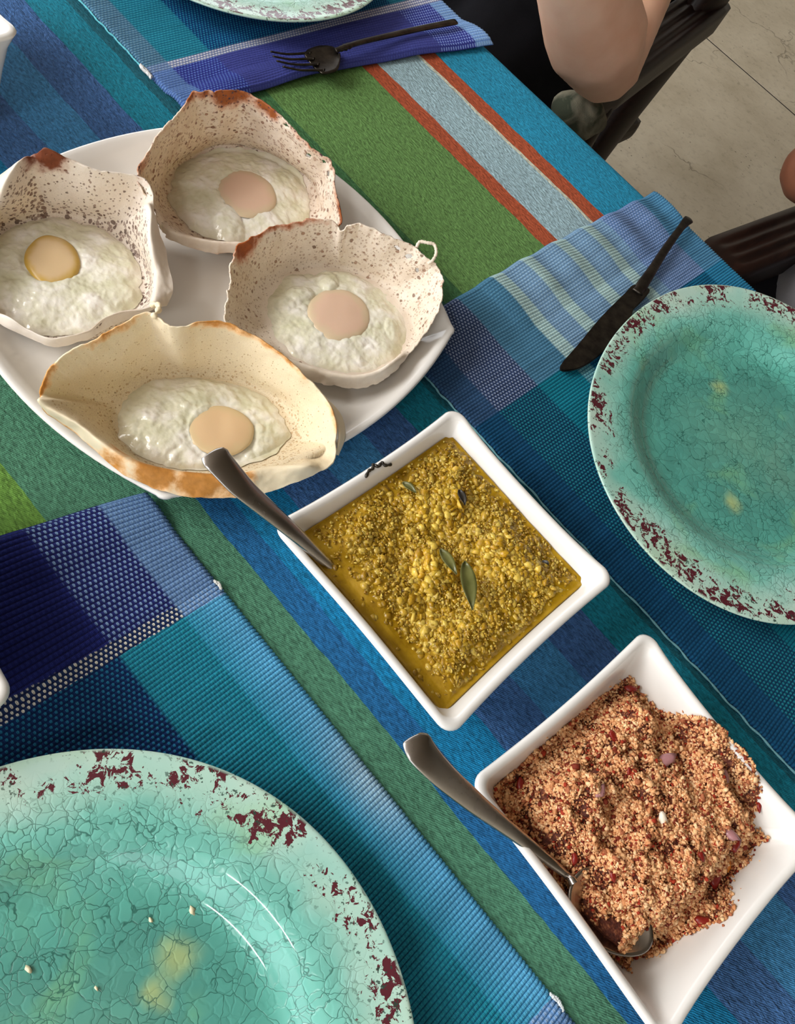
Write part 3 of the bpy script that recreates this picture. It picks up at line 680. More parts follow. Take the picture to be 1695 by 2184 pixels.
# front hopper
h4 = hopper('smooth golden-rimmed egg hopper at the front of the platter, spoon handle over it', (430, 908), 184, 102, .10, [
    (130, 770, .052, .5), (170, 742, .055, .5), (215, 716, .058, .8), (262, 690, .060, .8), (312, 670, .061, .5), (345, 692, .060, .1), (378, 706, .059, .3), (425, 692, .058, .8), (472, 688, .057, .9), (532, 710, .055, .8), (590, 746, .053, .8), (636, 792, .050, .7), (680, 832, .046, .3),
    (708, 872, .043, .7), (719, 925, .036, .7), (714, 976, .030, .3), (668, 1010, .030, .0, 652, 988, .036), (600, 1040, .027, .0, 570, 996, .031), (525, 1062, .026, .1, 520, 1010, .033), (450, 1063, .026, .1, 440, 1012, .034), (385, 1056, .027, .3, 360, 1002, .034), (310, 1034, .028, .5, 290, 985, .036),
    (230, 988, .029, .6, 230, 950, .038), (155, 925, .031, .7, 170, 905, .042), (92, 880, .034, .9, 110, 868, .044), (75, 850, .040, 1.0, 96, 850, .046), (84, 822, .044, 1.0), (105, 790, .049, .8)],
    h4m, (470, 918, 72, 54, .2, .0026, ytan), peakfn=lambda P, t: np.maximum(.95*near(430, 1022, .033, .018)(P, t), np.maximum(.95*near(330, 1004, .035, .016)(P, t), np.maximum(.9*near(500, 1022, .032, .014)(P, t), .7*near(245, 985, .03, .014)(P, t)))),
    hole_prof=(.5, .8, 1.4), seed=31, jag=.0005)
br_ = catmull([W(326, 676, .061), W(335, 665, .060), W(340, 655, .055), (W(332, 648, .045)), W(322, 652, .038)], 24)
obj('crisp_strand', *tube(br_, .0013 + .0007*np.sin(np.arange(24))), h4m, h4)
fl = []   # thin outer skirt at the right of the front hopper
A_ = catmull([W(690, 842, .040), W(712, 880, .036), W(724, 925, .032), W(718, 970, .027)], 24); B_ = catmull([W(700, 852, .036), W(728, 885, .030), W(737, 930, .026), W(722, 972, .022)], 24)
for s in np.linspace(0, 1, 6): fl.append(A_*(1-s) + B_*s)
fl = np.stack(fl, 1); obj('outer_skirt', fl.reshape(-1, 3), grid_faces(24, 6), h4m, h4, solid=.0008)

# ================================================================== LENTIL CURRY
def scatter(pts, sizes, colors, mat, name, parent, seed, flat=.55, base='ico', jit=.22, tilt=.5):
    rng = np.random.default_rng(seed)
    bm = bmesh.new(); bmesh.ops.create_icosphere(bm, subdivisions=1 if base == 'ico' else 2, radius=1); bm.verts.ensure_lookup_table()
    bv = np.array([v.co[:] for v in bm.verts]); bf = np.array([[v.index for v in f.verts] for f in bm.faces]); bm.free()
    n = len(pts); k = len(bv)
    V = np.tile(bv, (n, 1, 1))*(1 + jit*rng.standard_normal((n, k, 1)))
    V[:, :, 2] *= flat if np.isscalar(flat) else flat[:, None]
    V[:, :, 0] *= 1 + .2*rng.standard_normal((n, 1))
    ax = rng.standard_normal((n, 3)); ax /= np.linalg.norm(ax, axis=1)[:, None]
    an = tilt*rng.standard_normal(n); yaw = rng.uniform(0, 6.28, n)
    c, s = np.cos(yaw)[:, None], np.sin(yaw)[:, None]
    x = V[:, :, 0]*c - V[:, :, 1]*s; y = V[:, :, 0]*s + V[:, :, 1]*c; V = np.stack([x, y, V[:, :, 2]], -1)
    ca = np.cos(an)[:, None, None]; sa = np.sin(an)[:, None, None]; A = ax[:, None, :]
    V = V*ca + np.cross(np.broadcast_to(A, V.shape), V)*sa + A*(V*A).sum(-1, keepdims=True)*(1 - ca)
    V = V*np.asarray(sizes)[:, None, None] + np.asarray(pts)[:, None, :]
    Fc = (bf[None] + (np.arange(n)*k)[:, None, None]).reshape(-1, 3)
    cols = np.repeat(np.asarray(colors), k, 0)
    me = bpy.data.meshes.new(name); vv = V.reshape(-1, 3) - np.array(parent_origin(parent))
    me.vertices.add(len(vv)); me.vertices.foreach_set('co', vv.ravel()); me.loops.add(len(Fc)*3); me.loops.foreach_set('vertex_index', Fc.ravel())
    me.polygons.add(len(Fc)); me.polygons.foreach_set('loop_start', np.arange(len(Fc))*3); me.update(calc_edges=True)
    me.polygons.foreach_set('use_smooth', [True]*len(Fc))
    at = me.attributes.new('col', 'FLOAT_COLOR', 'POINT'); at.data.foreach_set('color', np.c_[cols, np.ones(len(cols))].ravel())
    me.materials.append(mat); o = bpy.data.objects.new(name, me); C.objects.link(o); o.parent = parent
    o['kind'] = 'stuff'; return o
def mat_col(name, rough, bs, bd, spec=.5, sss=0, scale=400):
    k = N(name); c = k.coord('Object'); n = k.noise(c, scale, 3, .6)
    col = k.mix(.5, k.attr('col', 0), k.ramp(n, [(.3, .65), (.7, 1.25)]), 'MULTIPLY')
    return k.out(col, rough, k.bump(n, bs, bd), spec=spec, sss=sss, sssr=(.004, .003, .001))
DC = np.array([-.0430, .2290]); rng = np.random.default_rng(5)
curry = empty('lentil_curry', (DC[0], DC[1], T + .0065), 'thick yellow lentil curry filling the middle white bowl', 'curry')
DS = .0375      # curry surface height
def dal_h(x, y):
    p = np.stack([x, y, x*0], -1); u = (x - DC[0])/.06; w = (y - DC[1])/.06
    m = np.clip(1 - np.maximum(np.abs(u + .02), np.abs(w - .08))**5.0*1.15, 0, 1)
    ridge = .0058*m*(.5 + .85*fbm(p, 34, 2, 7)) + .0020*m*fbm(p, 110, 2, 9)
    groove = np.exp(-(((x - DC[0])*.64 + (y - DC[1] - .006)*.77)/.010)**2)*0
    return ridge, m
def build_dal():
    n = 220; g = np.linspace(-1, 1, n); Xg, Yg = np.meshgrid(g, g, indexing='ij')
    hx, hy = .0606, .0620; bx = 1 - .02*(1 - Yg**2); by = 1 - .02*(1 - Xg**2)
    x = DC[0] + hx*Xg*bx; y = DC[1] + hy*Yg*by
    r, m = dal_h(x, y); edge = np.maximum(np.abs(Xg), np.abs(Yg))
    z = T + DS - .0005 + r*.8 + .0010*sstep(.95, 1, edge)
    z = np.where(edge > .998, T + .0362, z)
    k = N('turmeric_gravy'); c = k.coord(); nn = k.noise(c, 90, 4, .6); n3 = k.noise(c, 420, 3, .6)
    col = k.ramp(nn, [(.3, S(140, 106, 8)), (.5, S(164, 128, 18)), (.72, S(184, 148, 40))])
    km = k.out(col, .2, k.bump(k.math('ADD', nn, k.math('MULTIPLY', n3, .35)), .4, .0016), spec=.5, sss=.1, sssr=(.005, .003, .001))
    obj('gravy', np.stack([x, y, z], -1).reshape(-1, 3), grid_faces(n, n), km, curry)
    N1 = 8200; x = DC[0] + rng.uniform(-.0575, .0575, N1); y = DC[1] + rng.uniform(-.059, .059, N1)
    r, m = dal_h(x, y); p = np.c_[x, y, x*0]
    cl_ = fbm(p, 42, 2, 31)*.5 + .5
    # the near-left edge is mostly clear gravy
    thin = .12 + .88*sstep(-.056, -.034, (x - DC[0])*.25 + (y - DC[1])*.9 + .004)
    keep = rng.uniform(0, 1, N1) < (.12 + .9*m*thin)*(.45 + .7*cl_)
    x, y, r, m, cl_ = x[keep], y[keep], r[keep], m[keep], cl_[keep]; n1 = len(x)
    sz = rng.uniform(.0012, .0030, n1)*(.75 + .40*m)
    z = T + DS - .0012 + r*.82 + sz*rng.uniform(-.42, .26, n1) + .0016*m*np.clip(cl_ - .45, 0, 1)*2
    base = np.array([lin((190, 148, 36)), lin((208, 168, 58)), lin((222, 186, 80)), lin((172, 132, 26))])
    cc = base[rng.integers(0, 4, n1)]*(0.72 + .5*cl_*m)[:, None]
    scatter(np.c_[x, y, z], sz, cc, mat_col('soft_lentil', .22, .5, .0007, sss=.35, scale=700), 'lentils', curry, 4, flat=.5, jit=.22, tilt=.75)
    # tiny shreds of skin and mash
    N2 = 4200; x = DC[0] + rng.uniform(-.058, .058, N2); y = DC[1] + rng.uniform(-.059, .059, N2); r, m = dal_h(x, y)
    kp = rng.uniform(0, 1, N2) < m; x, y, r = x[kp], y[kp], r[kp]; n2 = len(x); sz = rng.uniform(.0003, .0011, n2)
    cc = np.array([lin((214, 182, 84)), lin((190, 150, 48)), lin((150, 112, 24))])[rng.integers(0, 3, n2)]
    scatter(np.c_[x, y, T + DS + r*.85 + .0004], sz, cc, bpy.data.materials['soft_lentil'], 'lentil_mash', curry, 9, flat=.7, jit=.35, tilt=1)
build_dal()
def leaf(name, a, b, wmax, h, mat, parent, curl=.0012, n=16):
    A = W(*a, h); B = W(*b, h + .0015); d = B - A; L = np.linalg.norm(d); d /= L; s = np.cross([0, 0, 1], d); v = []
    for i in range(n + 1):
        t = i/n; w = wmax*math.sin(math.pi*min(1, t*1.02)**.8)**.9 + .00012
        for j in range(-3, 4):
            u = j/3; v.append(A + d*L*t + s*w*u + np.array([0, 0, curl*(abs(u)**1.5) + .001*math.sin(t*3)]))
    return obj(name, v, grid_faces(n + 1, 7), mat, parent, solid=.0003)
kl = N('curry_leaf_green'); c_ = kl.coord(); leafm = kl.out(kl.ramp(kl.noise(c_, 90, 3), [(.3, S(74, 78, 34)), (.7, S(112, 112, 62))]), .32, kl.bump(kl.noise(c_, 300, 2), .3, .0004))
darkm = mat_flat('dark_chilli_skin', S(34, 28, 18), .4)
leaf('curry_leaf', (990, 1198), (1006, 1302), .0044, DS + .0085, leafm, curry)
leaf('curry_leaf', (938, 1172), (972, 1226), .0030, DS + .0046, leafm, curry)
leaf('curry_leaf', (858, 1030), (885, 1052), .0022, DS + .0050, leafm, curry)
leaf('chilli_skin', (978, 1046), (990, 1078), .0022, DS + .0068, darkm, curry)
leaf('chilli_skin', (1155, 1198), (1168, 1205), .0010, DS + .0055, darkm, curry)
cs = catmull([on_surface('square_bowl', a, b, .0006) for a, b in ((779, 1019), (786, 1006), (794, 1001), (797, 993), (806, 996), (813, 988), (820, 992), (832, 990))], 40)
tag(obj('leaf_rim', *tube(cs, .0006 + .0005*np.abs(np.sin(np.arange(40)*.7))), darkm, curry), 'charred dark leaf edge stuck to the bowl wall')

# ================================================================== COCONUT RELISH
SC = np.array([.1230, .2160]); relish = empty('coconut_relish', (SC[0], SC[1], T + .0062), 'crumbly orange-brown coconut relish in the lower right bowl', 'relish')
poly_h = [(1340, 1425), (1385, 1450), (1460, 1500), (1560, 1560), (1605, 1620), (1640, 1700), (1662, 1780), (1655, 1835), (1610, 1870), (1560, 1930), (1520, 1985), (1440, 2040), (1390, 2085), (1350, 2088), (1310, 2050), (1255, 1975), (1200, 1900), (1150, 1840), (1090, 1770), (1042, 1705), (1060, 1660), (1110, 1600), (1180, 1555), (1240, 1510), (1262, 1460), (1300, 1430)]
hts = [.032, .032, .033, .034, .035, .035, .034, .031, .026, .020, .014, .014, .016, .020, .028, .036, .040, .041, .041, .041, .041, .041, .040, .038, .036, .034]
relc = catmull(np.array([W(x, y, h) - np.array([0, 0, T]) for (x, y), h in zip(poly_h, hts)]), 180, True); relz = relc[:, 2]; relc = relc[:, :2]
def bowl_inset(px, py, a=-.072, hx=.070, hy=.071):
    dx, dy = px - SC[0], py - SC[1]; u = dx*math.cos(a) + dy*math.sin(a); w = -dx*math.sin(a) + dy*math.cos(a)
    return np.minimum(hx - np.abs(u) - .0022, hy - np.abs(w) - .0022)
def bowl_wall(ins): return np.interp(ins, [.0035, .0055, .009, .0135, .0195, .026, .033], [.047, .0445, .038, .028, .017, .0095, .0062])
for i in range(len(relc)):      # keep the outline inside the bowl
    for _ in range(12):
        if bowl_inset(relc[i, 0], relc[i, 1]) < np.interp(relz[i], [.0062, .0095, .017, .028, .038, .0445], [.033, .026, .0195, .0135, .009, .0065]) + .0012: relc[i] += (SC - relc[i])*.012
relmid = relc.mean(0)
def inside(px, py):
    r = np.zeros(px.shape, bool); n = len(relc)
    for i in range(n):
        x1, y1 = relc[i]; x2, y2 = relc[(i+1) % n]
        r ^= ((y1 > py) != (y2 > py)) & (px < (x2 - x1)*(py - y1)/(y2 - y1 + 1e-12) + x1)
    return r
SPC = W(1303, 1950, .0355)[:2]        # bowl of the serving spoon
def edged(px, py):
    d = np.full(px.shape, 9.0)
    for i in range(0, len(relc), 2): d = np.minimum(d, np.hypot(px - relc[i, 0], py - relc[i, 1]))
    return d
def rel_h(px, py):
    d = np.full(px.shape, 9.0); he = np.zeros(px.shape)
    for i in range(0, len(relc), 2):
        di = np.hypot(px - relc[i, 0], py - relc[i, 1]); he = np.where(di < d, relz[i], he); d = np.minimum(d, di)
    m = sstep(-.004, .026, d)**.8; p = np.stack([px, py, px*0], -1)
    h = he*.55 + (.043 - he*.55)*m + .0062*m*fbm(p, 36, 2, 3) + .0034*m*fbm(p, 120, 2, 5)
    u = np.hypot(px - SPC[0], py - SPC[1]); h = np.where(u < .017, np.maximum(h, .0370 - .004*sstep(.010, .017, u)), h)
    w = top_of('square_bowl.001', px, py); ins = inside(px, py)
    return np.maximum(h, np.minimum(w + .0008 + np.where(ins, .011*sstep(0, .011, d), 0), .046))
def build_relish():
    NA, NR = 180, 60; V = []
    fr = np.linspace(0, 1, NR)
    for i in range(NA):
        for f in fr: V.append(relmid + (relc[i] - relmid)*f)
    V = np.array(V); h = rel_h(V[:, 0], V[:, 1]) - .0012; f = np.tile(fr, NA); h = np.where(f > .985, top_of('square_bowl.001', V[:, 0], V[:, 1]) - .0002, h)
    k = N('damp_coconut_base'); c = k.coord(); n = k.noise(c, 420, 4, .65)
    km = k.out(k.ramp(n, [(.3, S(58, 22, 14)), (.5, S(96, 42, 26)), (.7, S(160, 100, 66))]), .75, k.bump(n, 1.0, .0016))
    obj('mound', np.c_[V, T + h], grid_faces(NA, NR, True), km, relish)
    n0 = 70000; x = SC[0] + rng.uniform(-.068, .068, n0); y = SC[1] + rng.uniform(-.068, .068, n0)
    kp = inside(x, y); x, y = x[kp], y[kp]; h = rel_h(x, y); p = np.c_[x, y, x*0]
    dsp = np.hypot(x - SPC[0], y - SPC[1])
    cav = W(1296, 1990, .034)[:2]; hol = (np.hypot((x - cav[0])/1.0, (y - cav[1])) < .0066)
    cl_ = fbm(p, 150, 2, 13)
    kp = (rng.uniform(0, 1, len(x)) < .62 + .9*cl_) & ~hol; x, y, h, cl_ = x[kp], y[kp], h[kp], cl_[kp]; n1 = min(len(x), 26000); x, y, h, cl_ = x[:n1], y[:n1], h[:n1], cl_[:n1]
    sz = rng.uniform(.0004, .00115, n1)*(1 + .5*(rng.uniform(0, 1, n1) > .93))
    pal = np.array([lin((234, 182, 130)), lin((222, 162, 112)), lin((242, 200, 152)), lin((200, 136, 90)), lin((168, 100, 66)), lin((120, 44, 26)), lin((158, 50, 28))])
    ci = rng.choice(7, n1, p=[.27, .22, .16, .13, .10, .08, .04]); cc = pal[ci]
    z = T + h + sz*rng.uniform(-.6, .9, n1) + .0024*np.clip(cl_, 0, 1)
    rs_ = rng.uniform(0, 1, n1)
    scatter(np.c_[x, y, z], sz, cc, mat_col('grated_coconut', .7, .6, .0005, spec=.25, sss=.05, scale=900), 'coconut_crumbs', relish, 8, flat=.7, jit=.34, tilt=1.2)
    n3 = 30000; x = SC[0] + rng.uniform(-.068, .068, n3); y = SC[1] + rng.uniform(-.068, .068, n3); kp = inside(x, y) & (np.hypot(x - cav[0], y - cav[1]) > .0070); x, y = x[kp][:11000], y[kp][:11000]
    scatter(np.c_[x, y, T + rel_h(x, y) - .0004], rng.uniform(.0004, .0009, len(x)), pal[rng.choice(7, len(x), p=[.14, .18, .06, .20, .20, .14, .08])]*.85, bpy.data.materials['grated_coconut'], 'fine_crumbs', relish, 15, flat=.7, jit=.34, tilt=1.2)
    # flakes spilling onto the bowl
    i = rng.integers(0, 180, 500); off = rng.normal(0, .0012, (500, 2)); q = relc[i] + off + (SC - relc[i])*.02; sz = rng.uniform(.0003, .0009, 500)
    scatter(np.c_[q, T + top_of('square_bowl.001', q[:, 0], q[:, 1]) + .0006], sz, pal[rng.integers(0, 6, 500)], bpy.data.materials['grated_coconut'], 'loose_crumbs', relish, 12, jit=.3)
    # larger bits one can pick out: red onion, chilli flakes
    on = mat_flat('red_onion', S(168, 120, 122), .3, bump=(300, .3)); ch = mat_flat('chilli_flake', S(130, 28, 20), .35, bump=(300, .3)); wh = mat_flat('coconut_white', S(240, 228, 208), .5); ora = mat_flat('orange_bit', S(222, 132, 44), .4)
    def bit(name, px, py, s, m, lab=None, fl=.35):
        w = W(px, py, .040); w[2] = T + float(rel_h(np.array([w[0]]), np.array([w[1]]))[0]) + .0015
        bm = bmesh.new(); bmesh.ops.create_icosphere(bm, subdivisions=2, radius=1)
        a = rng.uniform(0, 3.14); ca, sa = math.cos(a), math.sin(a); v = []
        for q in bm.verts:
            j = 1 + .18*rng.standard_normal(); x_, y_, z_ = q.co.x*s*1.35*j, q.co.y*s*.75*j, q.co.z*s*fl; v.append((w[0] + x_*ca - y_*sa, w[1] + x_*sa + y_*ca, w[2] + z_ + x_*.25))
        f = [[q.index for q in ff.verts] for ff in bm.faces]; bm.free()
        o = obj(name, v, f, m, relish)
        if lab: o['label'] = lab
    for (a, b, s) in [(1418, 1622, .0042), (1256, 1697, .0030), (1545, 1780, .0034), (1245, 1900, .003), (1535, 1660, .003)]: bit('onion_piece', a, b, s, on, 'purple chopped onion piece')
    for (a, b, s) in [(1368, 1456, .0028), (1305, 1572, .0026), (1126, 1668, .003), (1580, 1800, .003), (1560, 1870, .004), (1625, 1720, .002), (1228, 1832, .0022), (1525, 1965, .0035), (1300, 1868, .0022), (1480, 1830, .002), (1190, 1730, .002), (1330, 1650, .0018)]: bit('chilli_flake', a, b, s, ch, 'dark red chilli flake')
    bit('coconut_chip', 1397, 1752, .0030, wh, 'white coconut chip', .6); bit('carrot_bit', 1593, 1842, .0024, ora, 'orange crumb', .6)
build_relish()

# ================================================================== CUTLERY
def strip(path, widths, thick, ncs=12, side=None, dish=0.0):
    """flat handle: path (k,3), half widths, half thickness; elliptical section"""
    path = np.asarray(path, float); k = len(path); widths = np.broadcast_to(np.asarray(widths, float), (k,)); thick = np.broadcast_to(np.asarray(thick, float), (k,)); rings = []
    for i in range(k):
        d = path[min(i+1, k-1)] - path[max(i-1, 0)]; d /= np.linalg.norm(d)
        s = np.cross(d, [0, 0, 1]) if side is None else side - d*np.dot(side, d); s = s/np.linalg.norm(s); u = np.cross(s, d)
        t = np.linspace(0, 2*math.pi, ncs*2, endpoint=False); cx_ = np.sign(np.cos(t))*np.abs(np.cos(t))**.8; sy_ = np.sin(t)
        rings.append(path[i] + widths[i]*cx_[:, None]*s + (thick[i]*sy_ + dish*widths[i]*cx_**2)[:, None]*u)
    return loft(rings)
def spoon(label, pts, wpts, bowl_c, bowl_dir, bl, bw, grp):
    P = catmull([W(*p) for p in pts], 60); w = np.interp(np.linspace(0, 1, 60), *zip(*wpts)); th = np.interp(np.linspace(0, 1, 60), [0, .04, .3, .8, 1], [.0005, .0011, .0012, .0016, .0015])
    e = empty('serving_spoon', tuple(P[0]), label, 'spoon', grp)
    obj('handle', *strip(P, w, th, dish=-.10), MAT['steel'], e)
    # dished oval bowl
    d = np.array(bowl_dir, float); d /= np.linalg.norm(d); s = np.cross(d, [0, 0, 1]); s /= np.linalg.norm(s); u = np.cross(s, d)
    V = []; NA, NR = 60, 14
    for i in range(NA):
        a = 2*math.pi*i/NA
        for j in range(NR):
            r = j/(NR-1); wl = 1 - .18*math.cos(a)
            V.append(bowl_c + d*bl*r*math.cos(a) + s*bw*r*math.sin(a)*wl + u*(-.0065*(1 - r**2.2)))
    obj('bowl', V, grid_faces(NA, NR, True), MAT['steel'], e, solid=.0010)
    nk = P[-1]; q = bowl_c - d*bl*.97
    obj('neck', *tube(catmull([nk - (P[-2] - nk)*0, nk*.6 + q*.4 + np.array([0, 0, .001]), q], 14), np.linspace(.0017, .0026, 14), 10), MAT['steel'], e)
g = 'steel serving spoons'
bc = W(850, 1300, .024); spoon('steel spoon standing in the lentil curry, handle across the front hopper', [(452, 962, .088), (470, 985, .0865), (520, 1040, .078), (590, 1102, .064), (640, 1146, .0535), (697, 1199, .0385), (722, 1222, .032)],
      [(0, .0030), (.03, .0062), (.12, .0074), (.3, .0068), (.5, .0052), (.7, .0042), (.88, .0027), (1, .0018)], bc, bc - W(722, 1222, .032), .026, .017, g)
b2 = W(1306, 1948, .0365); spoon('steel spoon resting in the coconut relish', [(884, 1568, .082), (900, 1600, .081), (945, 1650, .074), (1010, 1708, .0625), (1060, 1748, .0545), (1120, 1795, .046), (1180, 1843, .0405), (1210, 1868, .037)],
      [(0, .0030), (.04, .0064), (.14, .0074), (.3, .0064), (.5, .0048), (.7, .0034), (.88, .0024), (1, .0019)], b2, (b2 - W(1200, 1866, .040)), .025, .0165, g)
# fork
def flat_poly(outline, h, th, name, mat, parent, zf=None):
    """flat outline (pixels at height h) given real thickness, bevelled"""
    bm = bmesh.new(); vs = [bm.verts.new(W(x, y, h)) for x, y in outline]; f = bm.faces.new(vs)
    if f.normal.z < 0: f.normal_flip()
    bm.normal_update()
    if bm.faces[:][0].normal.z < 0: bmesh.ops.reverse_faces(bm, faces=bm.faces[:])
    r = bmesh.ops.extrude_face_region(bm, geom=bm.faces[:]); 
    for v in [g_ for g_ in r['geom'] if isinstance(g_, bmesh.types.BMVert)]: v.co.z += th
    bmesh.ops.recalc_face_normals(bm, faces=bm.faces[:])
    bmesh.ops.bevel(bm, geom=[e_ for e_ in bm.edges if abs(e_.verts[0].co.z - e_.verts[1].co.z) < 1e-7 and e_.verts[0].co.z > T + h + th*.5], offset=th*.35, segments=2, affect='EDGES')
    bmesh.ops.triangulate(bm, faces=[f_ for f_ in bm.faces if len(f_.verts) > 4])
    v = np.array([q.co[:] for q in bm.verts]); fc = [[q.index for q in ff.verts] for ff in bm.faces]; bm.free()
    if zf is not None: v[:, 2] += zf(v)
    return obj(name, v, fc, mat, parent, smooth=False)
fk = empty('dinner_fork', tuple(W(760, 92, .005)), 'black metal fork lying on the cobalt band of the top placemat', 'fork')
hp = catmull([W(972, 46, 0.0133), W(900, 60, 0.0133), W(820, 78, 0.0143), W(765, 91, 0.0158), W(735, 101, 0.0163), (W(715, 108, 0.0148))], 60)
wk = np.interp(np.linspace(0, 1, 60), [0, .02, .10, .45, .70, .74, .77, .80, .83, .86, .9, 1], [.0035, .0040, .0036, .0028, .0024, .0034, .0022, .0036, .0022, .0028, .0022, .0030])
obj('handle', *strip(hp, wk, np.interp(np.linspace(0, 1, 60), [0, .1, .7, .8, 1], [.0012, .0014, .0018, .0022, .0014])), MAT['gunmetal'], fk)
def fork_head():
    # shoulder: rows from neck to tine roots
    L = catmull([W(722, 106, 0.0153), W(706, 98, 0.0148), W(680, 97, 0.0138), W(655, 106, 0.0128), W(650, 116, 0.0123)], 16)
    R = catmull([W(722, 112, 0.0153), W(724, 130, 0.0148), W(718, 148, 0.0138), W(700, 155, 0.0128), W(686, 155, 0.0123)], 16)
    V = []
    for s in np.linspace(0, 1, 12):
        row = L*(1-s) + R*s; row[:, 2] -= .0018*math.sin(math.pi*s); V.append(row)
    return np.stack(V, 1)
fh = fork_head(); obj('head', fh.reshape(-1, 3), grid_faces(16, 12), MAT['gunmetal'], fk, solid=.0014)
roots = [(655, 113), (662, 125), (672, 137), (684, 149)]; tips = [(577, 110), (582, 120), (590, 130), (603, 142)]
for (a, b), (c2, d2) in zip(roots, tips):
    m_ = ((a + c2)/2 - 2, (b + d2)/2 + 4); pth = catmull([W(a + 8, b, 0.0124), W(a, b, 0.0118), W(m_[0], m_[1], 0.0118), W(c2, d2, 0.0153)], 20)
    obj('tine', *strip(pth, np.linspace(.0016, .0008, 20), np.linspace(.0010, .0006, 20), 6), MAT['gunmetal'], fk)
# knife
kn = empty('dinner_knife', tuple(W(1330, 650, .0075)), 'black metal knife across the striped placemat, handle past the table edge', 'knife')
KH = .0085
hp = catmull([W(1470, 467, KH + .003), W(1455, 482, KH + .003), W(1420, 530, KH + .002), W(1388, 580, KH + .001), W(1358, 625, KH)], 50)
obj('handle', *strip(hp, np.interp(np.linspace(0, 1, 50), [0, .03, .1, .3, .7, .9, .94, 1], [.0030, .0046, .0044, .0032, .0040, .0050, .0042, .0050]), np.interp(np.linspace(0, 1, 50), [0, .1, 1], [.0012, .0018, .0022])), MAT['gunmetal'], kn)
bl = [(1366, 612), (1384, 622), (1362, 650), (1348, 664), (1343, 690), (1330, 700), (1300, 735), (1270, 765), (1245, 782), (1222, 791), (1200, 793), (1193, 786), (1200, 772), (1230, 738), (1280, 678), (1330, 628), (1348, 610)]
flat_poly([tuple(q[:2]) for q in catmull([(x, y, 0) for x, y in bl], 70, True)], KH - .0012, .0017, 'blade', MAT['gunmetal'], kn)

# crumbs left in the near plate
crm = mat_flat('bread_crumb', S(236, 226, 190), .7, bump=(800, .4)); rng2 = np.random.default_rng(77)
for i, (x, y, s, where) in enumerate([(409, 1941, .0022, 'beside the yellow patch of'), (322, 1963, .0013, 'left of the yellow patch in'), (62, 2068, .0018, 'at the far left of'), (335, 1800, .0016, 'near the upper wall of'), (643, 1979, .0017, 'against the right wall of'), (205, 2108, .0012, 'low in the middle of'), (235, 1881, .0012, 'in the upper left of'), (46, 1894, .0012, 'by the left frame edge in')]):
    w = W(x, y, .0095 if i != 4 else .016); w[2] = T + (.0095 if i != 4 else .0165)
    bm = bmesh.new(); bmesh.ops.create_icosphere(bm, subdivisions=1, radius=1)
    v = [(w[0] + q.co.x*s*(1 + .3*rng2.standard_normal()), w[1] + q.co.y*s*.6*(1 + .3*rng2.standard_normal()), w[2] + q.co.z*s*.45 + s*.2) for q in bm.verts]
    f = [[q.index for q in ff.verts] for ff in bm.faces]; bm.free()
    tag(obj('bread_crumb', v, f, crm), 'pale crumb ' + where + ' the near green plate', 'crumb', 'crumbs in the near plate')
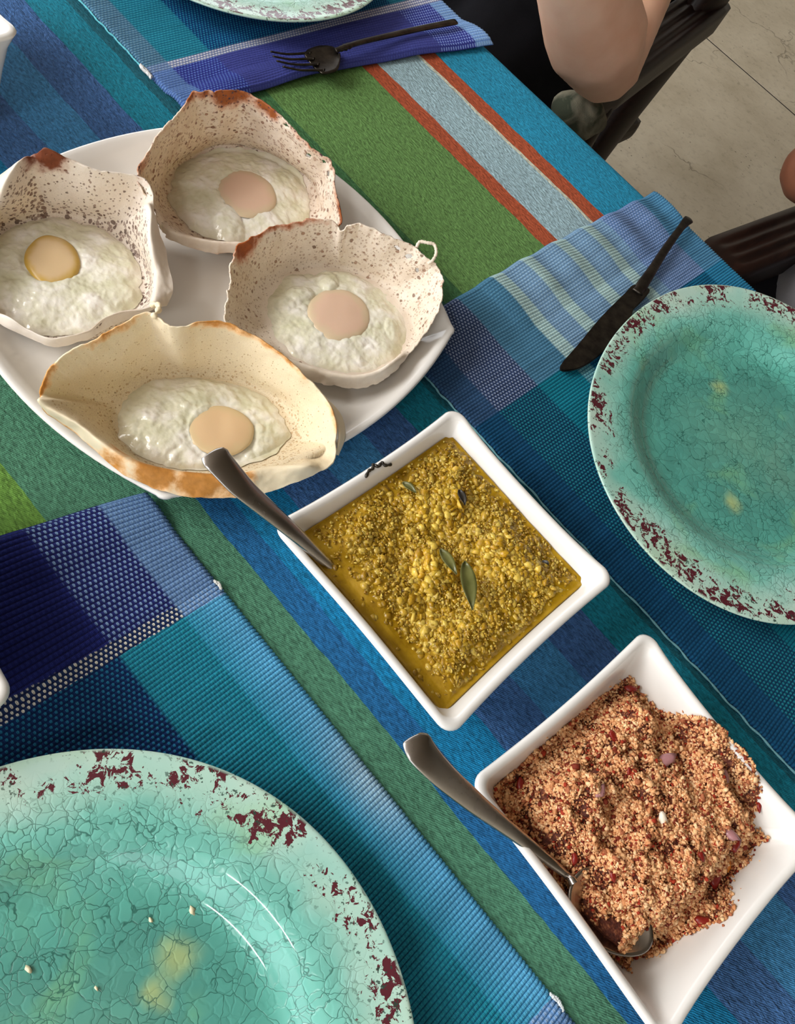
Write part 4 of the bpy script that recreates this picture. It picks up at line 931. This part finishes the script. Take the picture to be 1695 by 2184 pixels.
# ================================================================== CHAIRS
def chair(label, cx, yf, L=.42):
    e = empty('armchair', (cx, yf + .25, 0), label, 'chair', 'dark wooden armchairs across the table')
    m = MAT['wood']; top = T - .10
    def fr(y): return (y - yf)/.42
    yf0 = yf; yr = yf + L - .42
    for sd in (-1, 1):
        xf = cx + sd*.280; xr = cx + sd*.222
        # armrest: rounded rectangular bar with carved grooves along its top
        rings = []; ts = np.concatenate([np.linspace(0, .16, 10), np.linspace(.2, 1, 16)])
        for t in ts:
            y = yf + L*t; x = xf + (xr - xf)*min(t*1.1, 1.1); w = .031*min(1, .35 + (t/.16)**.6*.65) if t < .16 else .031; zt = top - (.014*(1 - t/.16)**2 if t < .16 else 0)
            prof = []; g = sstep(.14, .20, t)
            for u in np.linspace(-1, 1, 29):
                gro = g*.0034*(.5 - .5*math.cos((u + .72)/1.44*3*2*math.pi)) if abs(u) < .72 else 0
                prof.append((x + w*u, zt - gro - .004*abs(u)**6))
            for a in np.linspace(0, 1, 5)[1:]: prof.append((x + w*(1 - .08*a), zt - .004 - .040*a))
            for u in np.linspace(1, -1, 7)[1:-1]: prof.append((x + w*.92*u, zt - .044 - .006*g))
            for a in np.linspace(1, 0, 5)[:-1]: prof.append((x - w*(1 - .08*a), zt - .004 - .040*a))
            rings.append([(a, y, b) for a, b in prof])
        v, f = loft(rings); tag(obj('armrest', v, f, m, e), None)
        # front leg and arm support, one tapering post
        P = [(xf*.995 + cx*.005 - sd*.004, yf + .05, z) for z in np.linspace(0, top - .04, 12)]
        obj('leg', *strip([np.array(p) for p in P], np.interp(np.linspace(0, 1, 12), [0, .6, 1], [.017, .022, .026]), np.interp(np.linspace(0, 1, 12), [0, .6, 1], [.017, .022, .024]), 8, side=np.array([0, 1., 0])), m, e)
        # rear leg that sweeps up into the back post
        prm = catmull([(xr - sd*.006, yr + .22, 0), (xr - sd*.002, yr + .26, .22), (xr + sd*.004, yr + .29, .44), (xr, yr + .385, .64), (xr - sd*.002, yr + .46, .86), (xr - sd*.004, yr + .55, 1.02)], 40)
        obj('back_post', *strip(prm, np.interp(np.linspace(0, 1, 40), [0, .35, .6, 1], [.026, .040, .046, .026]), .021, 8, side=np.array([0, 1., 0])), m, e)
        obj('side_rail', *box(cx + sd*.21 - .012, cx + sd*.21 + .012, yf + .06, yf + .33, .36, .42, .003), m, e, smooth=False)
    sx = .235; obj('seat', *box(cx - sx, cx + sx, yf + .04, yf + .36, .42, .455, .012), m, e, smooth=False)
    obj('front_rail', *box(cx - .255, cx + .255, yf + .07, yf + .095, .35, .42, .003), m, e, smooth=False)
    for k_, z in enumerate((.98, .60)):
        obj('top_rail' if k_ == 0 else 'back_rail', *box(cx - .215, cx + .215, yf + (.52 if k_ == 0 else .355), yf + (.55 if k_ == 0 else .38), z - .035, z + .035, .006), m, e, smooth=False)
    for i in range(5):
        x = cx - .14 + .07*i; pth = catmull([(x, yf + .368, .60), (x, yf + .43, .80), (x, yf + .53, .96)], 12)
        obj('slat', *strip(pth, .018, .006, 6, side=np.array([1., 0, 0])), m, e)
    return e
chair('dark wooden armchair behind the far placemat, a bare elbow on its arm', -.690, .925, .39)
chair('dark wooden armchair with a grooved armrest showing beside the knife handle', .138, .790)

# ================================================================== PEOPLE
def blob(name, chains, voxel, mat, parent, smooth_it=6, extra=None):
    """chains of (point, radius) swept as spheres and fused into one continuous surface"""
    bm = bmesh.new()
    for ch in chains:
        for (a, ra), (b, rb) in zip(ch[:-1], ch[1:]):
            a = Vector(a); b = Vector(b); L = (b - a).length; n = max(2, int(L/(min(ra, rb)*.35)) + 1)
            for i in range(n + 1):
                s = i/n; r = ra + (rb - ra)*s
                bmesh.ops.create_icosphere(bm, subdivisions=2, radius=r, matrix=Matrix.Translation(a.lerp(b, s)))
    for (c, r3) in (extra or []):
        bmesh.ops.create_icosphere(bm, subdivisions=3, radius=1, matrix=Matrix.Translation(c) @ Matrix.Diagonal((*r3, 1)))
    me = bpy.data.meshes.new(name); bm.to_mesh(me); bm.free()
    o = bpy.data.objects.new(name, me); C.objects.link(o)
    md = o.modifiers.new('r', 'REMESH'); md.mode = 'VOXEL'; md.voxel_size = voxel; md.use_smooth_shade = True
    ms = o.modifiers.new('s', 'SMOOTH'); ms.iterations = smooth_it; ms.factor = .5
    dg = bpy.context.evaluated_depsgraph_get(); m2 = bpy.data.meshes.new_from_object(o.evaluated_get(dg))
    bpy.data.objects.remove(o); v = np.empty(len(m2.vertices)*3); m2.vertices.foreach_get('co', v); v = v.reshape(-1, 3)
    off = np.array(parent_origin(parent)); m2.vertices.foreach_set('co', (v - off).ravel()); m2.materials.clear(); m2.materials.append(mat)
    m2.name = name; o = bpy.data.objects.new(name, m2); C.objects.link(o); o.parent = parent
    return o
def mat_skin(name, a, b):
    k = N(name); c = k.coord(); n = k.noise(c, 22, 4, .6); n2 = k.noise(c, 600, 2)
    return k.out(k.ramp(n, [(.3, a), (.7, b)]), .5, k.bump(n2, .12, .0005), spec=.35, sss=.25, sssr=(.012, .005, .003))
def mat_fabric(name, a, b, sc=8):
    k = N(name); c = k.coord(); n = k.noise(c, sc, 3, .5, 1.0)
    return k.out(k.ramp(n, [(.4, a), (.6, b)]), .9, k.bump(k.math('ADD', k.noise(c, 18, 3), k.math('MULTIPLY', k.noise(c, 900, 2), .2)), .5, .006), spec=.15)
def hand(wr, d, up, side, s=1.0):
    """palm and five curled fingers; d points down the hand, side towards the thumb"""
    d = Vector(d).normalized(); side = (Vector(side) - Vector(side).dot(d)*d).normalized(); nrm = d.cross(side); wr = Vector(wr); ch = []
    for j, (off, L) in enumerate([(.030, .070), (.010, .078), (-.010, .073), (-.029, .058)]):
        b0 = wr + d*.02*s + side*off*.6*s; k0 = wr + d*.088*s + side*off*s
        ch.append([(b0, .015*s), (k0, .0115*s)])
        a1 = k0 + (d*.92 + nrm*.38).normalized()*L*.45*s; a2 = a1 + (d*.55 + nrm*.83).normalized()*L*.32*s; a3 = a2 + (d*.1 + nrm*.99).normalized()*L*.23*s
        ch.append([(k0, .0100*s), (a1, .0088*s)]); ch.append([(a1, .0088*s), (a2, .0080*s)]); ch.append([(a2, .0080*s), (a3, .0066*s)])
    t0 = wr + d*.018*s + side*.020*s; t1 = t0 + (d*.55 + side*.8).normalized()*.042*s; t2 = t1 + (d*.85 + side*.4 + nrm*.3).normalized()*.032*s; t3 = t2 + (d*.9 + nrm*.45).normalized()*.024*s
    ch += [[(t0, .014*s), (t1, .0115*s)], [(t1, .0115*s), (t2, .0098*s)], [(t2, .0098*s), (t3, .0078*s)]]
    return ch
def person(label, cx, yb, skin, shirt, pants, hairc, armL, armR, lean=.0, shoe=None, foot=None, sleeve=.5, knees=None, drape=None):
    """seated figure facing the table (towards -Y); armL is the arm on the +X side"""
    z0 = .455
    e = empty('person', (cx, yb, z0), label, 'person', None)
    hip = Vector((cx, yb, z0 + .105)); ch = Vector((cx, yb - .03 - lean*.5, z0 + .36)); nk = Vector((cx, yb - .02 - lean, z0 + .56)); hd = nk + Vector((0, -.03, .135))
    body = [[(hip + Vector((-.07, 0, 0)), .105), (hip + Vector((.07, 0, 0)), .105)]]
    for s in (-1, 1):
        body.append([(hip + Vector((s*.06, 0, 0)), .105), (ch + Vector((s*.07, 0, -.10)), .090), (ch + Vector((s*.075, 0, .03)), .100), (nk + Vector((s*.09, 0, -.08)), .062)])
        body.append([(nk + Vector((0, 0, -.04)), .052), (nk + Vector((s*.165, .0, -.085)), .050)])
    body.append([(nk + Vector((0, 0, -.08)), .055), (nk + Vector((0, -.01, .06)), .050)])
    legs = []
    for i, s in enumerate((-1, 1)):
        kn_, an_ = knees[i]; kn_ = Vector(kn_); an_ = Vector(an_)
        legs.append([(hip + Vector((s*.09, -.02, -.02)), .088), (hip.lerp(kn_, .5) + Vector((s*.02, 0, 0)), .076), (kn_, .060)])
        legs.append([(kn_, .060), (kn_.lerp(an_, .35) + Vector((0, .015, 0)), .055), (an_, .038)])
        legs.append([(an_, .038), (an_ + Vector((0, -.04, -.045)), .036), (an_ + Vector((0, -.16, -.055)), .027)])
    arms = []; sl = []
    for s, A in ((1, armL), (-1, armR)):
        sh, el, wr, hd_dir, hside = [Vector(q) for q in A[:5]]; ru, re, rf, rw = A[5]
        arms.append([(sh, .052), (sh.lerp(el, .5), ru), (el, re)]); arms.append([(el, re), (el.lerp(wr, .30), rf), (wr, rw)])
        arms += hand(wr, hd_dir, None, hside)
        sl.append([(sh, .068), (sh.lerp(el, sleeve), .066)])
    head = [(hd, (.075, .092, .108)), (hd + Vector((0, -.025, -.06)), (.055, .062, .055)), (hd + Vector((0, -.092, -.015)), (.013, .020, .022)), (hd + Vector((0, -.086, -.058)), (.024, .010, .007)),
            (hd + Vector((.076, .0, -.01)), (.010, .020, .030)), (hd + Vector((-.076, .0, -.01)), (.010, .020, .030)), (hd + Vector((0, -.075, .018)), (.052, .016, .010))]
    blob('body', body + arms + legs, .0046, skin, e, 5, head)
    torso = [[(p, r + .017) for p, r in c_] for c_ in body[:-1]]; torso[2] = [(p, r + .010) for p, r in body[2]]; 
    blob('shirt', torso + sl + (drape or []), .009, shirt, e, 6)
    blob('trousers', [[(hip + Vector((-.075, 0, -.0)), .122), (hip + Vector((.075, 0, -.0)), .122)]] + [[(p, r + .016) for p, r in c_] for i, c_ in enumerate(legs) if i % 3 != 2], .009, pants, e, 6)
    hair = N('hair_' + name_of(hairc)); hm = hair.out(hairc, .5, hair.bump(hair.noise(hair.coord('Object', scale=(8, 8, 1)), 90, 3), .6, .002))
    blob('hair', [], .006, hm, e, 4, [(hd + Vector((0, .016, .026)), (.086, .094, .102)), (hd + Vector((0, .055, -.03)), (.070, .055, .085))])
    for s in (-1, 1):
        bm = bmesh.new(); bmesh.ops.create_uvsphere(bm, u_segments=16, v_segments=10, radius=.0115); c_ = hd + Vector((s*.030, -.081, .003))
        v = [tuple(c_ + q.co) for q in bm.verts]; f = [[q.index for q in ff.verts] for ff in bm.faces]; bm.free(); obj('eye', v, f, mat_eye, e)
    if shoe is not None:
        for i, (kn_, an_) in enumerate(knees):
            an_ = Vector(an_); blob('shoe', [[(an_ + Vector((0, .035, -.055)), .040), (an_ + Vector((0, -.06, -.06)), .038), (an_ + Vector((0, -.17, -.066)), .032)]], .006, shoe, e, 4)
    return e
def name_of(c): return 'brown' if c[0] > .05 else 'black'
mat_eye = mat_flat('dark_eye', S(60, 44, 34), .15)
skinA = mat_skin('fair_skin', S(226, 176, 146), S(236, 192, 164)); skinB = mat_skin('tanned_skin', S(128, 80, 58), S(146, 94, 70))
blackf = mat_fabric('black_jersey', S(16, 16, 20), S(22, 22, 27)); printf_ = mat_fabric('grey_green_print', S(60, 66, 54), S(128, 124, 108), 26); greyf = mat_fabric('grey_cotton', S(106, 106, 112), S(122, 122, 128)); shoem = mat_fabric('black_shoe', S(12, 12, 13), S(18, 18, 20))
EL = (-.392, .905, T - .048); ax = -.690
person('person in a black shirt with one bare elbow resting on the chair arm', ax, 1.18, skinA, blackf, blackf, S(60, 42, 30),
       ((-.515, 1.10, T + .13), tuple(W(1290, 132, -.052)), (-.395, .690, T + .105), (-.5, .25, 1), (-.3, -1, .2), (.042, .044, .055, .032)),
       ((-.865, 1.12, T + .175), (-.93, 1.0, T - .05), (-.80, .84, T + .04), (.9, -.3, .1), (.2, .2, 1), (.046, .042, .040, .029)),
       lean=.03, knees=(((-.80, .80, .50), (-.80, .74, .10)), ((-.545, .82, .505), (-.53, .78, .10))), shoe=shoem, sleeve=.45)
sc_ = [[(tuple(W(1205, 225, -.12)), .018), (tuple(W(1250, 238, -.12)), .022), (tuple(W(1272, 262, -.13)), .014)], [(tuple(W(1215, 232, -.12)), .022), (tuple(W(1242, 270, -.14)), .018)], [(tuple(W(1258, 238, -.12)), .012), (tuple(W(1282, 262, -.13)), .008)]]
blob('scarf', sc_, .005, printf_, bpy.data.objects['person'], 3)
E2 = tuple(W(1740, 368, -.048)); K2 = tuple(W(1604, 640, -.215))
person('person in grey shirt and black trousers, bare elbow at the right frame edge', .138, 1.16, skinB, greyf, blackf, S(30, 22, 18),
       ((.31, 1.10, T + .17), (.40, 1.02, T - .055), (.34, .80, T + .03), (-.5, -.8, 0), (-.8, .3, .5), (.046, .042, .040, .029)),
       ((-.040, 1.12, T + .17), E2, (.10, .90, T + .12), (.6, -.3, .7), (.2, .3, .9), (.046, .040, .040, .029)),
       lean=.0, drape=[[((.06, 1.10, .56), .085), (tuple(W(1722, 628, -.16)), .055)]], knees=((K2, (K2[0] + .01, K2[1] - .06, .10)), ((.27, .78, .50), (.28, .70, .10))), shoe=shoem, sleeve=.4)

# ================================================================== ROOM OUT OF FRAME
ceil = obj('ceiling', *box(-4.5, 3.5, -3.5, 5.0, 2.75, 2.80), mat_flat('ceiling_board', S(144, 132, 120), .8)); tag(ceil, kind='structure')
for nm, b in (('wall_back', (-4.5, 3.5, 5.0, 5.08, 0, 2.8)), ('wall_right', (3.5, 3.58, -3.5, 5.0, 0, 2.8))):
    tag(obj(nm, *box(*b), mat_flat('plaster_' + nm[5:], S(205, 196, 178), .9)), kind='structure')
